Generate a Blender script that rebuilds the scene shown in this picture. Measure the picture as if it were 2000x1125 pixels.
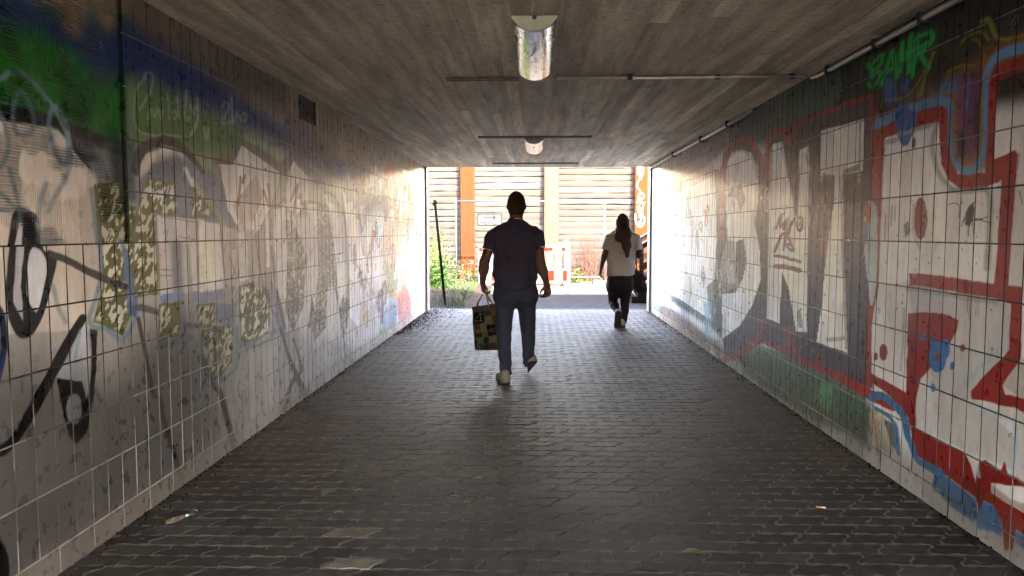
import bpy, bmesh, math, random
import numpy as np
from mathutils import Vector, Matrix

random.seed(4); RNG = np.random.default_rng(7)
for o in list(bpy.data.objects): bpy.data.objects.remove(o)
SC = bpy.context.scene
COL = SC.collection
rad = math.radians

# ------------------------------------------------------------------ camera, sky, sun, exposure
F, H = 1500.0, 1.43                      # focal length in photo pixels, eye height
PITCH, YAW = rad(4.157), rad(1.757)
cam = bpy.data.cameras.new('camera'); camo = bpy.data.objects.new('camera', cam); COL.objects.link(camo)
camo.location = (0, 0, H); camo.rotation_euler = (math.pi/2 - PITCH, 0, YAW)
cam.sensor_width = 36; cam.lens = 36*F/2000; cam.clip_start = 0.05; cam.clip_end = 2000
SC.camera = camo

SUN_EL, SUN_AZ = rad(40), rad(48)        # sun behind the camera, slightly to its right
world = bpy.data.worlds.new('World'); SC.world = world; world.use_nodes = True
wn = world.node_tree.nodes; wl = world.node_tree.links
sky = wn.new('ShaderNodeTexSky'); sky.sky_type = 'NISHITA'; sky.sun_disc = False; sky.dust_density = 2.5; sky.ozone_density = 0.4; sky.air_density = 2.0
sky.sun_elevation = SUN_EL; sky.sun_rotation = math.pi - SUN_AZ
wn['Background'].inputs['Strength'].default_value = 0.15
wt = wn.new('ShaderNodeVectorMath'); wt.operation = 'MULTIPLY'; wt.inputs[1].default_value = (1.0, 0.82, 0.83); wl.new(sky.outputs[0], wt.inputs[0]); wl.new(wt.outputs[0], wn['Background'].inputs['Color'])
sun = bpy.data.lights.new('sun', 'SUN'); sun.energy = 2.0; sun.angle = rad(0.5); sun.color = (1, 0.96, 0.90)
suno = bpy.data.objects.new('sun', sun); COL.objects.link(suno); suno.location = (6, -20, 20)
sd = Vector((-math.sin(SUN_AZ)*math.cos(SUN_EL), math.cos(SUN_AZ)*math.cos(SUN_EL), -math.sin(SUN_EL)))
suno.rotation_euler = sd.to_track_quat('-Z', 'Y').to_euler()
SC.view_settings.view_transform = 'Standard'; SC.view_settings.look = 'None'
SC.view_settings.exposure = 6.95; SC.view_settings.gamma = 1.0
SC.render.engine = 'CYCLES'
cy = SC.cycles; cy.max_bounces = 10; cy.diffuse_bounces = 7; cy.glossy_bounces = 4; cy.transmission_bounces = 4
cy.caustics_reflective = False; cy.caustics_refractive = False; cy.use_denoising = True
cy.sample_clamp_indirect = 6.0

# ------------------------------------------------------------------ pixel of the photo -> point of the place
_fw = np.array([-math.sin(YAW)*math.cos(PITCH), math.cos(YAW)*math.cos(PITCH), -math.sin(PITCH)])
_rt = np.array([math.cos(YAW), math.sin(YAW), 0.0]); _up = np.cross(_rt, _fw); _C = np.array([0, 0, H])
def _ray(x, y): return _fw*F + _rt*(x-1000) + _up*(562.5-y)
def onZ(x, y, z=0.0): d = _ray(x, y); return _C + d*((z-H)/d[2])
def onX(x, y, X): d = _ray(x, y); return _C + d*(X/d[0])
def onY(x, y, Y): d = _ray(x, y); return _C + d*(Y/d[1])

XL, XR, ZC, YE, YN = -1.99, 2.07, 2.60, 13.85, -5.8     # tunnel: left, right, ceiling, far end, near end

# ------------------------------------------------------------------ materials
MATS = {}
def mat(name, color=(0.5, 0.5, 0.5), rough=0.6, metal=0.0, noise=0.0, nscale=20.0, bump=0.0, bscale=60.0, attr=None, spec=0.5, stretch=(1, 1, 1), coat=0.0):
    if name in MATS: return MATS[name]
    m = bpy.data.materials.new(name); m.use_nodes = True; MATS[name] = m
    N = m.node_tree.nodes; L = m.node_tree.links; b = N['Principled BSDF']
    b.inputs['Base Color'].default_value = (*color, 1); b.inputs['Roughness'].default_value = rough
    b.inputs['Metallic'].default_value = metal; b.inputs['Specular IOR Level'].default_value = spec
    b.inputs['Coat Weight'].default_value = coat; b.inputs['Coat Roughness'].default_value = 0.08
    tc = N.new('ShaderNodeTexCoord'); mp = N.new('ShaderNodeMapping'); mp.inputs['Scale'].default_value = stretch
    L.new(tc.outputs['Object'], mp.inputs['Vector'])
    src = None
    if attr:
        a = N.new('ShaderNodeAttribute'); a.attribute_name = attr; src = a.outputs['Color']
    if noise > 0:
        n = N.new('ShaderNodeTexNoise'); n.inputs['Scale'].default_value = nscale; n.inputs['Detail'].default_value = 6
        L.new(mp.outputs[0], n.inputs['Vector'])
        r = N.new('ShaderNodeMapRange'); r.inputs['From Min'].default_value = 0.3; r.inputs['From Max'].default_value = 0.7
        r.inputs['To Min'].default_value = 1-noise; r.inputs['To Max'].default_value = 1+noise*0.6
        L.new(n.outputs[0], r.inputs['Value'])
        mx = N.new('ShaderNodeVectorMath'); mx.operation = 'MULTIPLY'
        if src: L.new(src, mx.inputs[0])
        else: mx.inputs[0].default_value = color
        L.new(r.outputs[0], mx.inputs[1]); src = mx.outputs[0]
        r2 = N.new('ShaderNodeMapRange'); r2.inputs['From Min'].default_value = 0.3; r2.inputs['From Max'].default_value = 0.7
        r2.inputs['To Min'].default_value = max(0.02, rough-0.1); r2.inputs['To Max'].default_value = min(1, rough+0.1)
        L.new(n.outputs[0], r2.inputs['Value']); L.new(r2.outputs[0], b.inputs['Roughness'])
    if src: L.new(src, b.inputs['Base Color'])
    if bump > 0:
        n = N.new('ShaderNodeTexNoise'); n.inputs['Scale'].default_value = bscale; n.inputs['Detail'].default_value = 5
        L.new(mp.outputs[0], n.inputs['Vector'])
        bp = N.new('ShaderNodeBump'); bp.inputs['Strength'].default_value = bump; bp.inputs['Distance'].default_value = 0.01
        L.new(n.outputs[0], bp.inputs['Height']); L.new(bp.outputs[0], b.inputs['Normal'])
    return m

# ------------------------------------------------------------------ mesh helpers
def link(name, me, m=None, parent=None):
    o = bpy.data.objects.new(name, me); COL.objects.link(o)
    if m: me.materials.append(m)
    if parent: o.parent = parent
    return o
def obj_np(name, V, Q, m, parent=None, smooth=True, colors=None, masks=None):
    """mesh from numpy vertex and quad/triangle arrays"""
    V = np.asarray(V, np.float32); Q = np.asarray(Q, np.int32); k = Q.shape[1]
    me = bpy.data.meshes.new(name)
    me.vertices.add(len(V)); me.vertices.foreach_set('co', V.ravel())
    me.loops.add(Q.size); me.loops.foreach_set('vertex_index', Q.ravel())
    me.polygons.add(len(Q)); me.polygons.foreach_set('loop_start', np.arange(0, Q.size, k, dtype=np.int32))
    me.update(calc_edges=True)
    if smooth: me.polygons.foreach_set('use_smooth', np.ones(len(Q), bool))
    for nm, c in (('col', colors), ('mask', masks)):
        if c is not None:
            at = me.color_attributes.new(nm, 'FLOAT_COLOR', 'POINT')
            c4 = np.ones((len(V), 4), np.float32); c4[:, :3] = c
            at.data.foreach_set('color', c4.ravel())
    return link(name, me, m, parent)
class MB:
    """collects boxes, tubes and faces, then links them as one mesh"""
    def __init__(s): s.v = []; s.f = []; s.c = []
    def add(s, vs, fs, c=None):
        n = len(s.v); s.v += [tuple(map(float, v)) for v in vs]; s.f += [tuple(i+n for i in f) for f in fs]
        s.c += [c or (1, 1, 1)]*len(vs); return s
    def hexa(s, p, c=None):
        return s.add(p, [(0, 3, 2, 1), (4, 5, 6, 7), (0, 1, 5, 4), (1, 2, 6, 5), (2, 3, 7, 6), (3, 0, 4, 7)], c)
    def box(s, a, b, c=None):
        x0, y0, z0 = a; x1, y1, z1 = b
        return s.hexa([(x0, y0, z0), (x1, y0, z0), (x1, y1, z0), (x0, y1, z0), (x0, y0, z1), (x1, y0, z1), (x1, y1, z1), (x0, y1, z1)], c)
    def tube(s, pts, r, n=10, c=None, cap=True, flat=1.0):
        pts = [Vector(p) for p in pts]; rs = r if isinstance(r, (list, tuple)) else [r]*len(pts)
        vs = []; fs = []; prev = None
        for i, p in enumerate(pts):
            d = (pts[min(i+1, len(pts)-1)] - pts[max(i-1, 0)]).normalized()
            if prev is None: a = d.orthogonal().normalized()
            else: a = (prev - d*prev.dot(d)).normalized()
            prev = a; b = d.cross(a)
            for k in range(n):
                t = 2*math.pi*k/n; vs.append(p + (a*math.cos(t) + b*math.sin(t)*flat)*rs[i])
        for i in range(len(pts)-1):
            for k in range(n):
                fs.append((i*n+k, i*n+(k+1) % n, (i+1)*n+(k+1) % n, (i+1)*n+k))
        if cap: fs += [tuple(range(n-1, -1, -1)), tuple((len(pts)-1)*n+k for k in range(n))]
        return s.add(vs, fs, c)
    def beam(s, p, q, w, h, c=None, upv=(0, 0, 1)):
        p = Vector(p); q = Vector(q); d = (q-p).normalized(); u = Vector(upv); sd_ = d.cross(u).normalized(); u = sd_.cross(d)
        P = [e + sd_*sx*w/2 + u*sz*h/2 for e in (p, q) for sx, sz in ((-1, -1), (1, -1), (1, 1), (-1, 1))]
        return s.hexa(P, c)
    def build(s, name, m, parent=None, smooth=False, bevel=0.0, attr=False):
        me = bpy.data.meshes.new(name); me.from_pydata(s.v, [], s.f); me.update()
        if attr:
            at = me.color_attributes.new('col', 'FLOAT_COLOR', 'POINT')
            c4 = np.ones((len(s.v), 4), np.float32); c4[:, :3] = np.array(s.c); at.data.foreach_set('color', c4.ravel())
        if smooth: me.polygons.foreach_set('use_smooth', np.ones(len(me.polygons), bool))
        if bevel > 0:
            bm = bmesh.new(); bm.from_mesh(me)
            bmesh.ops.bevel(bm, geom=[e for e in bm.edges if e.is_manifold and e.calc_face_angle(0) > 0.6], offset=bevel, segments=2, affect='EDGES', profile=0.6)
            bm.to_mesh(me); bm.free()
        return link(name, me, m, parent)
def tag(o, label=None, cat=None, group=None, kind=None):
    for k, v in (('label', label), ('category', cat), ('group', group), ('kind', kind)):
        if v: o[k] = v
    return o
def empty(name, loc, label, cat, group=None, rz=0.0):
    o = bpy.data.objects.new(name, None); COL.objects.link(o); o.location = loc; o.rotation_euler.z = rz; o.empty_display_size = 0.1
    return tag(o, label, cat, group)
def adopt(ch, parent):
    """parent a mesh that was built in world coordinates"""
    bpy.context.view_layer.update(); ch.parent = parent; ch.matrix_parent_inverse = parent.matrix_world.inverted(); return ch
def vnoise(U, Vv, s, seed, oct=3):
    """2-D value noise in 0..1"""
    out = np.zeros(np.broadcast(U, Vv).shape, np.float32); amp = 0.5; tot = 0
    for o in range(oct):
        r = np.random.default_rng(seed*31+o).random((97, 97)).astype(np.float32)
        x = U*s*(2**o)+17.3*o+50; y = Vv*s*(2**o)+9.1*o+50
        xi = np.floor(x).astype(int); yi = np.floor(y).astype(int); fx = x-xi; fy = y-yi
        fx = fx*fx*(3-2*fx); fy = fy*fy*(3-2*fy)
        a = r[xi % 97, yi % 97]; b = r[(xi+1) % 97, yi % 97]; c = r[xi % 97, (yi+1) % 97]; d = r[(xi+1) % 97, (yi+1) % 97]
        out += amp*((a*(1-fx)+b*fx)*(1-fy)+(c*(1-fx)+d*fx)*fy); tot += amp; amp *= 0.5
    return out/tot
def sstep(e0, e1, x):
    t = np.clip((x-e0)/(e1-e0), 0, 1); return t*t*(3-2*t)

# ------------------------------------------------------------------ painting colour onto a gridded surface (u, v in metres)
class Canvas:
    def __init__(s, us, vs, conv, base=(0.4, 0.38, 0.35)):
        s.us = np.asarray(us, np.float32); s.vs = np.asarray(vs, np.float32); s.conv = conv
        s.U, s.V = np.meshgrid(s.us, s.vs)                       # rows v, columns u
        s.C = np.empty(s.U.shape+(3,), np.float32); s.C[:] = base
        wu = (vnoise(s.U, s.V, 9, 3)-0.5)*0.016; wv = (vnoise(s.U, s.V, 9, 5)-0.5)*0.016
        s.Uw = s.U+wu; s.Vw = s.V+wv
    def _win(s, P, pad):
        i0, i1 = np.searchsorted(s.us, (P[:, 0].min()-pad, P[:, 0].max()+pad)); j0, j1 = np.searchsorted(s.vs, (P[:, 1].min()-pad, P[:, 1].max()+pad))
        return slice(j0, j1), slice(i0, i1)
    def _mix(s, w, a, color, op):
        if op < 1: a = a*op
        c = s.C[w]; s.C[w] = c*(1-a[..., None]) + np.asarray(color, np.float32)*a[..., None]
    def pts(s, pp): return np.array([s.conv(*p[:2]) for p in pp], np.float64)
    @staticmethod
    def curve(P, closed, n=5):
        out = []; m = len(P)
        for i in range(m if closed else m-1):
            p0 = P[(i-1) % m] if closed or i > 0 else P[i]; p1 = P[i]; p2 = P[(i+1) % m]
            p3 = P[(i+2) % m] if closed or i+2 < m else p2
            for k in range(n):
                t = k/n; out.append(0.5*((2*p1)+(-p0+p2)*t+(2*p0-5*p1+4*p2-p3)*t*t+(-p0+3*p1-3*p2+p3)*t**3))
        if not closed: out.append(P[-1])
        return np.array(out)
    def kx(s, p): return 1.0
    def segd(s, w, A, B, k=1.0):
        X = s.Uw[w]*k; Y = s.Vw[w]; A = A*(k, 1); B = B*(k, 1); dx, dy = B-A; l2 = dx*dx+dy*dy+1e-12
        t = np.clip(((X-A[0])*dx+(Y-A[1])*dy)/l2, 0, 1)
        return np.hypot(X-A[0]-t*dx, Y-A[1]-t*dy), t
    def poly(s, pp, color, soft=0.006, op=1.0, curve=False, spots=None, patchy=0.0):
        P = s.pts(pp)
        if curve: P = s.curve(P, True)
        w = s._win(P, soft*2+0.01); X = s.Uw[w]; Y = s.Vw[w]
        if X.size == 0: return
        d = np.full(X.shape, 1e9); ins = np.zeros(X.shape, bool)
        for i in range(len(P)):
            A = P[i]; B = P[(i+1) % len(P)]
            dd, _ = s.segd(w, A, B); np.minimum(d, dd, out=d)
            if A[1] != B[1]:
                ins ^= ((A[1] > Y) != (B[1] > Y)) & (X < (B[0]-A[0])*(Y-A[1])/(B[1]-A[1])+A[0])
        soft = soft*0.45 if soft < 0.025 else soft; sd_ = np.where(ins, -d, d); a = 1-sstep(-soft, soft, sd_)
        if patchy: a = a*(1-patchy*sstep(0.45, 0.7, vnoise(s.U[w], s.V[w], 7, 11)))
        s._mix(w, a, color, op)
        if spots is not None:
            sc, col2, th, seed = spots
            n = vnoise(s.Uw[w]*0.8+s.Vw[w]*0.75, s.Vw[w]*1.5-s.Uw[w]*1.3, sc*1.9, seed, 2)
            s._mix(w, a*sstep(th, th+0.05, n)*sstep(0.0, 0.03, -sd_), col2, op)
    def stroke(s, pp, wpx, color, soft=None, op=1.0, curve=True):
        """wpx: width in photo pixels at the stroke's own distance (one number or one per point)"""
        P = s.pts(pp); ws = np.array(wpx if isinstance(wpx, (list, tuple)) else [wpx]*len(P), float)
        W = np.array([[wv, 0] for wv in ws])
        if curve and len(P) > 2: Q = s.curve(P, False); W = s.curve(W, False)[:, 0]
        else: Q = P; W = ws
        R = W*0.5*np.array([s.scale(p) for p in Q])
        so = soft if soft is not None else 0.008; so = so*0.5 if so < 0.016 else so
        kx = [s.kx(0.5*(Q[i]+Q[i+1])) for i in range(len(Q)-1)]
        w = s._win(Q, (R.max()+so*2+0.01)/min(kx))
        if s.U[w].size == 0: return
        best = np.full(s.U[w].shape, 1e9)
        for i in range(len(Q)-1):
            d, t = s.segd(w, Q[i], Q[i+1], kx[i]); np.minimum(best, d-(R[i]*(1-t)+R[i+1]*t), out=best)
        s._mix(w, 1-sstep(-so, so, best), color, op)
    def scale(s, p): return s.mpp(p)
    def blob(s, cx, cy, rx, ry, color, soft=0.008, op=1.0):
        s.poly([(cx+rx*math.cos(t), cy+ry*math.sin(t)) for t in np.linspace(0, 2*math.pi, 14, endpoint=False)], color, soft, op, curve=False)

# ================================================================== tiled walls
PV, PU, Z0, U0 = 0.2525, 0.12625, 0.115, 3.8277
def axis_cols(Ya, Yb, n_of):
    """column positions and joint depth along the wall"""
    us = list(np.arange(YN, Ya, 0.6)); g = [0]*len(us); even = [0]*len(us)
    k = math.ceil((Ya-U0)/PU)
    while U0+(k+1)*PU < Yb+1e-6:
        y = U0+k*PU
        for d, dep in ((-0.0042, 0), (-0.0036, 0.01), (-0.0029, 1), (0.0029, 1), (0.0036, 0.01), (0.0042, 0)): us.append(y+d); g.append(dep); even.append(k % 2 == 0)
        n = n_of(y)
        for i in range(1, n): us.append(y+0.0052+(PU-0.0104)*i/n); g.append(0); even.append(0)
        k += 1
    us.append(Yb); g.append(0); even.append(0)
    return np.array(us), np.array(g, float), np.array(even, float)
def axis_rows(nsub):
    vs = [0.0]; g = [0]
    for i in range(1, 8): vs.append(Z0*i/8); g.append(0)
    k = 0
    while True:
        z = Z0+k*PV
        if z > ZC+0.03: break
        for d, dep in ((-0.0042, 0), (-0.0036, 0.01), (-0.0029, 1), (0.0029, 1), (0.0036, 0.01), (0.0042, 0)): vs.append(z+d); g.append(dep)
        for i in range(1, nsub):
            zz = z+0.0052+(PV-0.0104)*i/nsub
            if zz < ZC+0.03: vs.append(zz); g.append(0)
        k += 1
    return np.array(vs), np.array(g, float)
def n_of(y): return int(np.clip(round(22*(3.0/y)**2), 3, 24))

def wall_material(name):
    m = bpy.data.materials.new(name); m.use_nodes = True; N = m.node_tree.nodes; L = m.node_tree.links; b = N['Principled BSDF']
    tc = N.new('ShaderNodeTexCoord')
    a = N.new('ShaderNodeAttribute'); a.attribute_name = 'col'; k = N.new('ShaderNodeAttribute'); k.attribute_name = 'mask'
    sep = N.new('ShaderNodeSeparateColor'); L.new(k.outputs['Color'], sep.inputs[0])
    def noise(scale, stretch, det=5, rough=0.6):
        mp = N.new('ShaderNodeMapping'); mp.inputs['Scale'].default_value = stretch; L.new(tc.outputs['Object'], mp.inputs[0])
        n = N.new('ShaderNodeTexNoise'); n.inputs['Scale'].default_value = scale; n.inputs['Detail'].default_value = det; n.inputs['Roughness'].default_value = rough
        L.new(mp.outputs[0], n.inputs['Vector']); return n.outputs[0]
    def rng(src, a0, a1, b0, b1):
        r = N.new('ShaderNodeMapRange'); r.inputs[1].default_value = a0; r.inputs[2].default_value = a1; r.inputs[3].default_value = b0; r.inputs[4].default_value = b1
        L.new(src, r.inputs[0]); return r.outputs[0]
    def mul(x, y):
        n = N.new('ShaderNodeMath'); n.operation = 'MULTIPLY'; L.new(x, n.inputs[0]); L.new(y, n.inputs[1]); return n.outputs[0]
    streak = rng(noise(5, (1, 4, 1.0)), 0.32, 0.68, 0.88, 1.08)         # vertical runs of grime
    blot = rng(noise(2.2, (1, 1, 1)), 0.3, 0.7, 0.88, 1.08)
    speck = rng(noise(130, (1, 1.6, 0.8), 3, 0.7), 0.19, 0.24, 0.6, 1.0)  # chips and dark specks
    chip = rng(noise(11, (1, 1.3, 0.6), 6, 0.75), 0.27, 0.315, 0.6, 1.0)
    t = mul(mul(streak, blot), speck)
    mx = N.new('ShaderNodeVectorMath'); mx.operation = 'MULTIPLY'; L.new(a.outputs['Color'], mx.inputs[0]); L.new(t, mx.inputs[1])
    L.new(mx.outputs[0], b.inputs['Base Color'])
    L.new(rng(noise(14, (1, 1, 1)), 0.3, 0.7, 0.22, 0.42), b.inputs['Roughness']); b.inputs['Specular IOR Level'].default_value = 0.22
    # combed mortar where tiles are gone: mask green = horizontal combing, blue = vertical combing
    def wave(direction, sc):
        w = N.new('ShaderNodeTexWave'); w.bands_direction = direction; w.inputs['Scale'].default_value = sc
        w.inputs['Distortion'].default_value = 1.6; w.inputs['Detail'].default_value = 2; w.inputs['Detail Scale'].default_value = 2.0
        L.new(tc.outputs['Object'], w.inputs[0]); return w.outputs['Fac']
    hz = mul(wave('Z', 26), sep.outputs[1]); vt = mul(wave('Y', 26), sep.outputs[2])
    ad = N.new('ShaderNodeMath'); ad.operation = 'ADD'; L.new(hz, ad.inputs[0]); L.new(vt, ad.inputs[1])
    fine = N.new('ShaderNodeMath'); fine.operation = 'MULTIPLY'; fine.inputs[1].default_value = 0.12; L.new(noise(38, (1, 1, 0.6)), fine.inputs[0])
    ad2 = N.new('ShaderNodeMath'); ad2.operation = 'ADD'; L.new(ad.outputs[0], ad2.inputs[0]); L.new(fine.outputs[0], ad2.inputs[1])
    bp = N.new('ShaderNodeBump'); bp.inputs['Strength'].default_value = 0.75; bp.inputs['Distance'].default_value = 0.006
    L.new(ad2.outputs[0], bp.inputs['Height']); L.new(bp.outputs[0], b.inputs['Normal'])
    return m

def make_wall(name, X, sgn, painter, label):
    """sgn: +1 when the wall's back lies towards +x"""
    us, gu, ev = axis_cols(2.5, YE-0.22, n_of); vs, gv = axis_rows(42)
    cv = Canvas(us, vs, lambda x, y: (lambda p: (p[1], p[2]))(onX(x, y, X)))
    cv.mpp = lambda p: max(p[0], 1.0)/F
    cv.kx = lambda p: min(1.0, 2.0/max(p[0], 2.0))
    GU = np.where((cv.V < Z0-0.004), gu[None]*ev[None], gu[None]*np.ones_like(cv.V)); G = np.maximum(GU, gv[:, None]*(cv.U > 2.5))
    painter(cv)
    # per-tile tilt and tint
    ku = np.floor((cv.U-U0)/PU).astype(int); kv = np.floor((cv.V-Z0)/PV).astype(int)
    base = cv.V < Z0; ku = np.where(base, ku//2, ku)
    hsh = lambda a, b, c: np.modf(np.abs(np.sin(a*12.9898+b*78.233+c*37.719)*43758.5453))[0]
    fu = (cv.U-U0)/PU-ku; fv = (cv.V-Z0)/PV-kv
    D = (hsh(ku, kv, 1)-0.5)*0.0026*(np.where(base, 0.5, fu)-0.5) + (hsh(ku, kv, 2)-0.5)*0.0030*(fv-0.5) + (hsh(ku, kv, 3)-0.5)*0.0012
    cv.C *= (0.90+0.2*hsh(ku, kv, 4))[..., None]
    rough = cv.rough if hasattr(cv, 'rough') else np.zeros_like(cv.U)
    rec = cv.recess if hasattr(cv, 'recess') else np.zeros_like(cv.U)
    G = G*(rec < 0.001); D = D*(rec < 0.001)
    J = sstep(0.0, 0.008, G)
    jl = cv.joint(cv)                                              # joint colour
    cv.C = cv.C*(1-J[..., None]) + jl*J[..., None]
    Xg = X + sgn*(np.where(G > 0.5, 0.0048+0.004*sstep(4.5, 7.5, cv.U), 0.0) + D + rec)
    nv, nu = cv.U.shape
    V = np.stack([Xg, cv.U, cv.V], -1).reshape(-1, 3)
    idx = np.arange(nv*nu).reshape(nv, nu)
    Q = np.stack([idx[:-1, :-1], idx[:-1, 1:], idx[1:, 1:], idx[1:, :-1]], -1).reshape(-1, 4)
    if sgn > 0: Q = Q[:, ::-1]
    M = np.zeros((nv, nu, 3), np.float32); M[..., 0] = J
    if hasattr(cv, 'combh'): M[..., 1] = cv.combh; M[..., 2] = cv.combv
    if name == 'x': return
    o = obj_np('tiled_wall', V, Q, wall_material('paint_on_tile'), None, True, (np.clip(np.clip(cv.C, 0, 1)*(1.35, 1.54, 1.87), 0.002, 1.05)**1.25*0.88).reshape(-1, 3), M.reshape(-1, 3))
    o.data.polygons.foreach_set('use_smooth', np.zeros(len(Q), bool))
    return tag(o, label, 'wall')

TILE = (0.36, 0.35, 0.34); CREAM = (0.66, 0.625, 0.58); WHITE = (0.70, 0.67, 0.62); BLACK = (0.022, 0.02, 0.02); SOOT = (0.075, 0.066, 0.062)
OLIVE = (0.13, 0.14, 0.05); GREEN = (0.026, 0.15, 0.024); BLUE = (0.020, 0.042, 0.13); SKYB = (0.16, 0.25, 0.33); TAN = (0.40, 0.26, 0.14)
GREYB = (0.17, 0.185, 0.215); LEAF = (0.56, 0.54, 0.45)

def paint_left(c):
    P = c.poly; S = c.stroke; B = c.blob
    U, V = c.U, c.V
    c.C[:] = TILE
    # tan tile showing along the top
    P([(230, -60), (828, 318), (828, 470), (760, 420), (700, 345), (640, 330), (600, 260), (420, 170), (240, 60)], (0.34, 0.25, 0.165), 0.05)
    P([(230, -60), (560, 165), (560, 215), (420, 160), (240, 70)], (0.15, 0.115, 0.085), 0.06, 0.85)
    P([(-120, -300), (245, -60), (245, 60), (180, 30), (120, 40), (-40, -60), (-120, -200)], (0.34, 0.23, 0.13), 0.06)
    # grey-green to green sky of the piece
    P([(545, 420), (700, 400), (828, 470), (828, 600), (700, 680), (560, 640)], (0.60, 0.54, 0.49), 0.10, 0.85)
    P([(252, 120), (330, 165), (430, 215), (520, 250), (640, 325), (720, 375), (690, 420), (560, 420), (440, 360), (330, 330), (255, 330)], (0.30, 0.33, 0.22), 0.05)
    P([(252, 120), (330, 170), (420, 220), (480, 250), (470, 300), (400, 310), (330, 285), (254, 285)], (0.11, 0.19, 0.055), 0.09, 0.9)
    P([(250, 50), (330, 95), (410, 145), (520, 225), (610, 290), (680, 320), (660, 345), (560, 290), (470, 245), (390, 205), (300, 165), (250, 135)], BLUE, 0.08, 1.0, curve=True)
    P([(560, 225), (640, 285), (630, 330), (540, 280)], (0.16, 0.10, 0.10), 0.06, 0.6)
    P([(-60, -40), (60, 10), (250, 30), (250, 290), (200, 300), (130, 260), (-60, 215)], GREEN, 0.03)
    P([(-60, -60), (60, -10), (120, 30), (250, 50), (250, 140), (200, 150), (130, 90), (70, 60), (-60, 20)], BLUE, 0.07, 0.95, curve=True)
    B(150, 30, 22, 40, (0.34, 0.23, 0.13), 0.04, 0.8); B(215, 18, 20, 45, (0.34, 0.23, 0.13), 0.04, 0.7)
    # white body of the left figure on the bare mortar and below
    P([(-80, 215), (0, 236), (60, 245), (120, 255), (170, 310), (195, 350), (190, 480), (230, 560), (200, 640), (-80, 660)], (0.50, 0.465, 0.425), 0.012)
    P([(-80, 180), (0, 205), (60, 212), (130, 235), (200, 262), (245, 275), (245, 300), (190, 285), (200, 330), (185, 340), (150, 295), (120, 250), (60, 243), (0, 234), (-80, 212)], BLACK, 0.012)
    P([(150, 270), (200, 290), (235, 265), (250, 300), (240, 350), (200, 350), (165, 300)], (0.16, 0.17, 0.17), 0.03, 0.8)
    B(205, 335, 22, 24, (0.28, 0.30, 0.31), 0.03, 0.9)
    P([(222, 270), (262, 280), (266, 390), (240, 400), (225, 350)], (0.05, 0.075, 0.085), 0.03, 0.9)
    # olive leaf-print garment beside the missing tiles
    lp = (13, LEAF, 0.57, 21)
    P([(186, 360), (240, 352), (250, 400), (266, 400), (266, 585), (240, 656), (182, 628), (200, 560), (196, 470)], OLIVE, 0.01, spots=lp)
    S([(182, 370), (190, 430), (198, 500), (192, 565), (176, 628), (210, 645), (242, 662), (268, 600), (246, 520), (238, 470)], 9, SKYB, 0.014, 0.75)
    P([(238, 480), (250, 490), (268, 580), (266, 620), (248, 612), (243, 540)], (0.10, 0.16, 0.28), 0.02, 0.85)
    # black loop with pale insides
    P([(30, 420), (52, 405), (78, 425), (84, 486), (110, 500), (105, 545), (92, 590), (76, 632), (62, 655), (42, 662), (24, 642), (14, 600), (13, 540), (22, 470)], BLACK, 0.008, curve=True)
    P([(33, 486), (27, 560), (26, 590), (45, 626), (44, 590), (40, 560), (46, 500), (50, 440), (44, 430)], (0.42, 0.44, 0.46), 0.006)
    P([(60, 488), (53, 530), (54, 580), (68, 610), (78, 590), (90, 545), (91, 512), (76, 488)], (0.46, 0.47, 0.50), 0.006, curve=True)
    S([(-5, 600), (6, 625), (4, 700), (-8, 760)], 14, (0.01, 0.02, 0.05))
    S([(-2, 750), (6, 700)], 6, (0.02, 0.09, 0.3))
    # brown-black bar running right
    S([(96, 496), (140, 512), (192, 538), (245, 560)], 15, SOOT, 0.006); S([(268, 598), (310, 612), (352, 628), (390, 640)], [13, 12, 10, 6], SOOT, 0.01, 0.8)
    # long stroke, drop shape
    S([(162, 622), (135, 665), (103, 728), (70, 790), (38, 846), (10, 876), (-20, 890)], [18, 22, 26, 28, 22, 22, 20], BLACK, 0.006)
    P([(110, 738), (162, 742), (174, 785), (180, 690), (176, 640), (190, 645), (190, 700), (184, 770), (172, 840), (150, 868), (134, 852), (122, 800)], BLACK, 0.006, curve=False)
    P([(160, 640), (172, 634), (176, 690), (176, 745), (169, 782), (160, 744), (112, 738), (107, 742), (140, 690)], (0.45, 0.47, 0.50), 0.005)
    B(145, 798, 15, 32, (0.45, 0.47, 0.50), 0.005)
    S([(158, 645), (150, 680), (145, 705)], 7, (0.16, 0.3, 0.42), 0.012, 0.6)
    B(-8, 1110, 28, 60, BLACK, 0.01)
    # pale blue loops over the mortar
    for q in ([(-15, 165), (30, 140), (60, 150), (100, 195), (130, 245), (143, 295), (135, 340), (112, 385), (100, 412)], [(30, 235), (33, 205), (45, 176), (62, 203), (72, 236), (66, 258), (50, 264), (35, 256), (30, 232)],
              [(104, 218), (101, 248), (110, 288), (130, 320), (140, 292), (134, 240), (116, 208), (104, 218)], [(-5, 200), (16, 250), (18, 300), (-4, 340)], [(22, 330), (40, 398), (46, 440)],
              [(96, 358), (82, 400), (78, 470)], [(-5, 368), (30, 402), (45, 412), (60, 405)], [(105, 560), (112, 600), (128, 628)]):
        S(q, 10, (0.20, 0.27, 0.30), 0.014, 0.72)
    # faint tag in the green: script letters in a frame
    PALE = (0.42, 0.48, 0.40)
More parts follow.
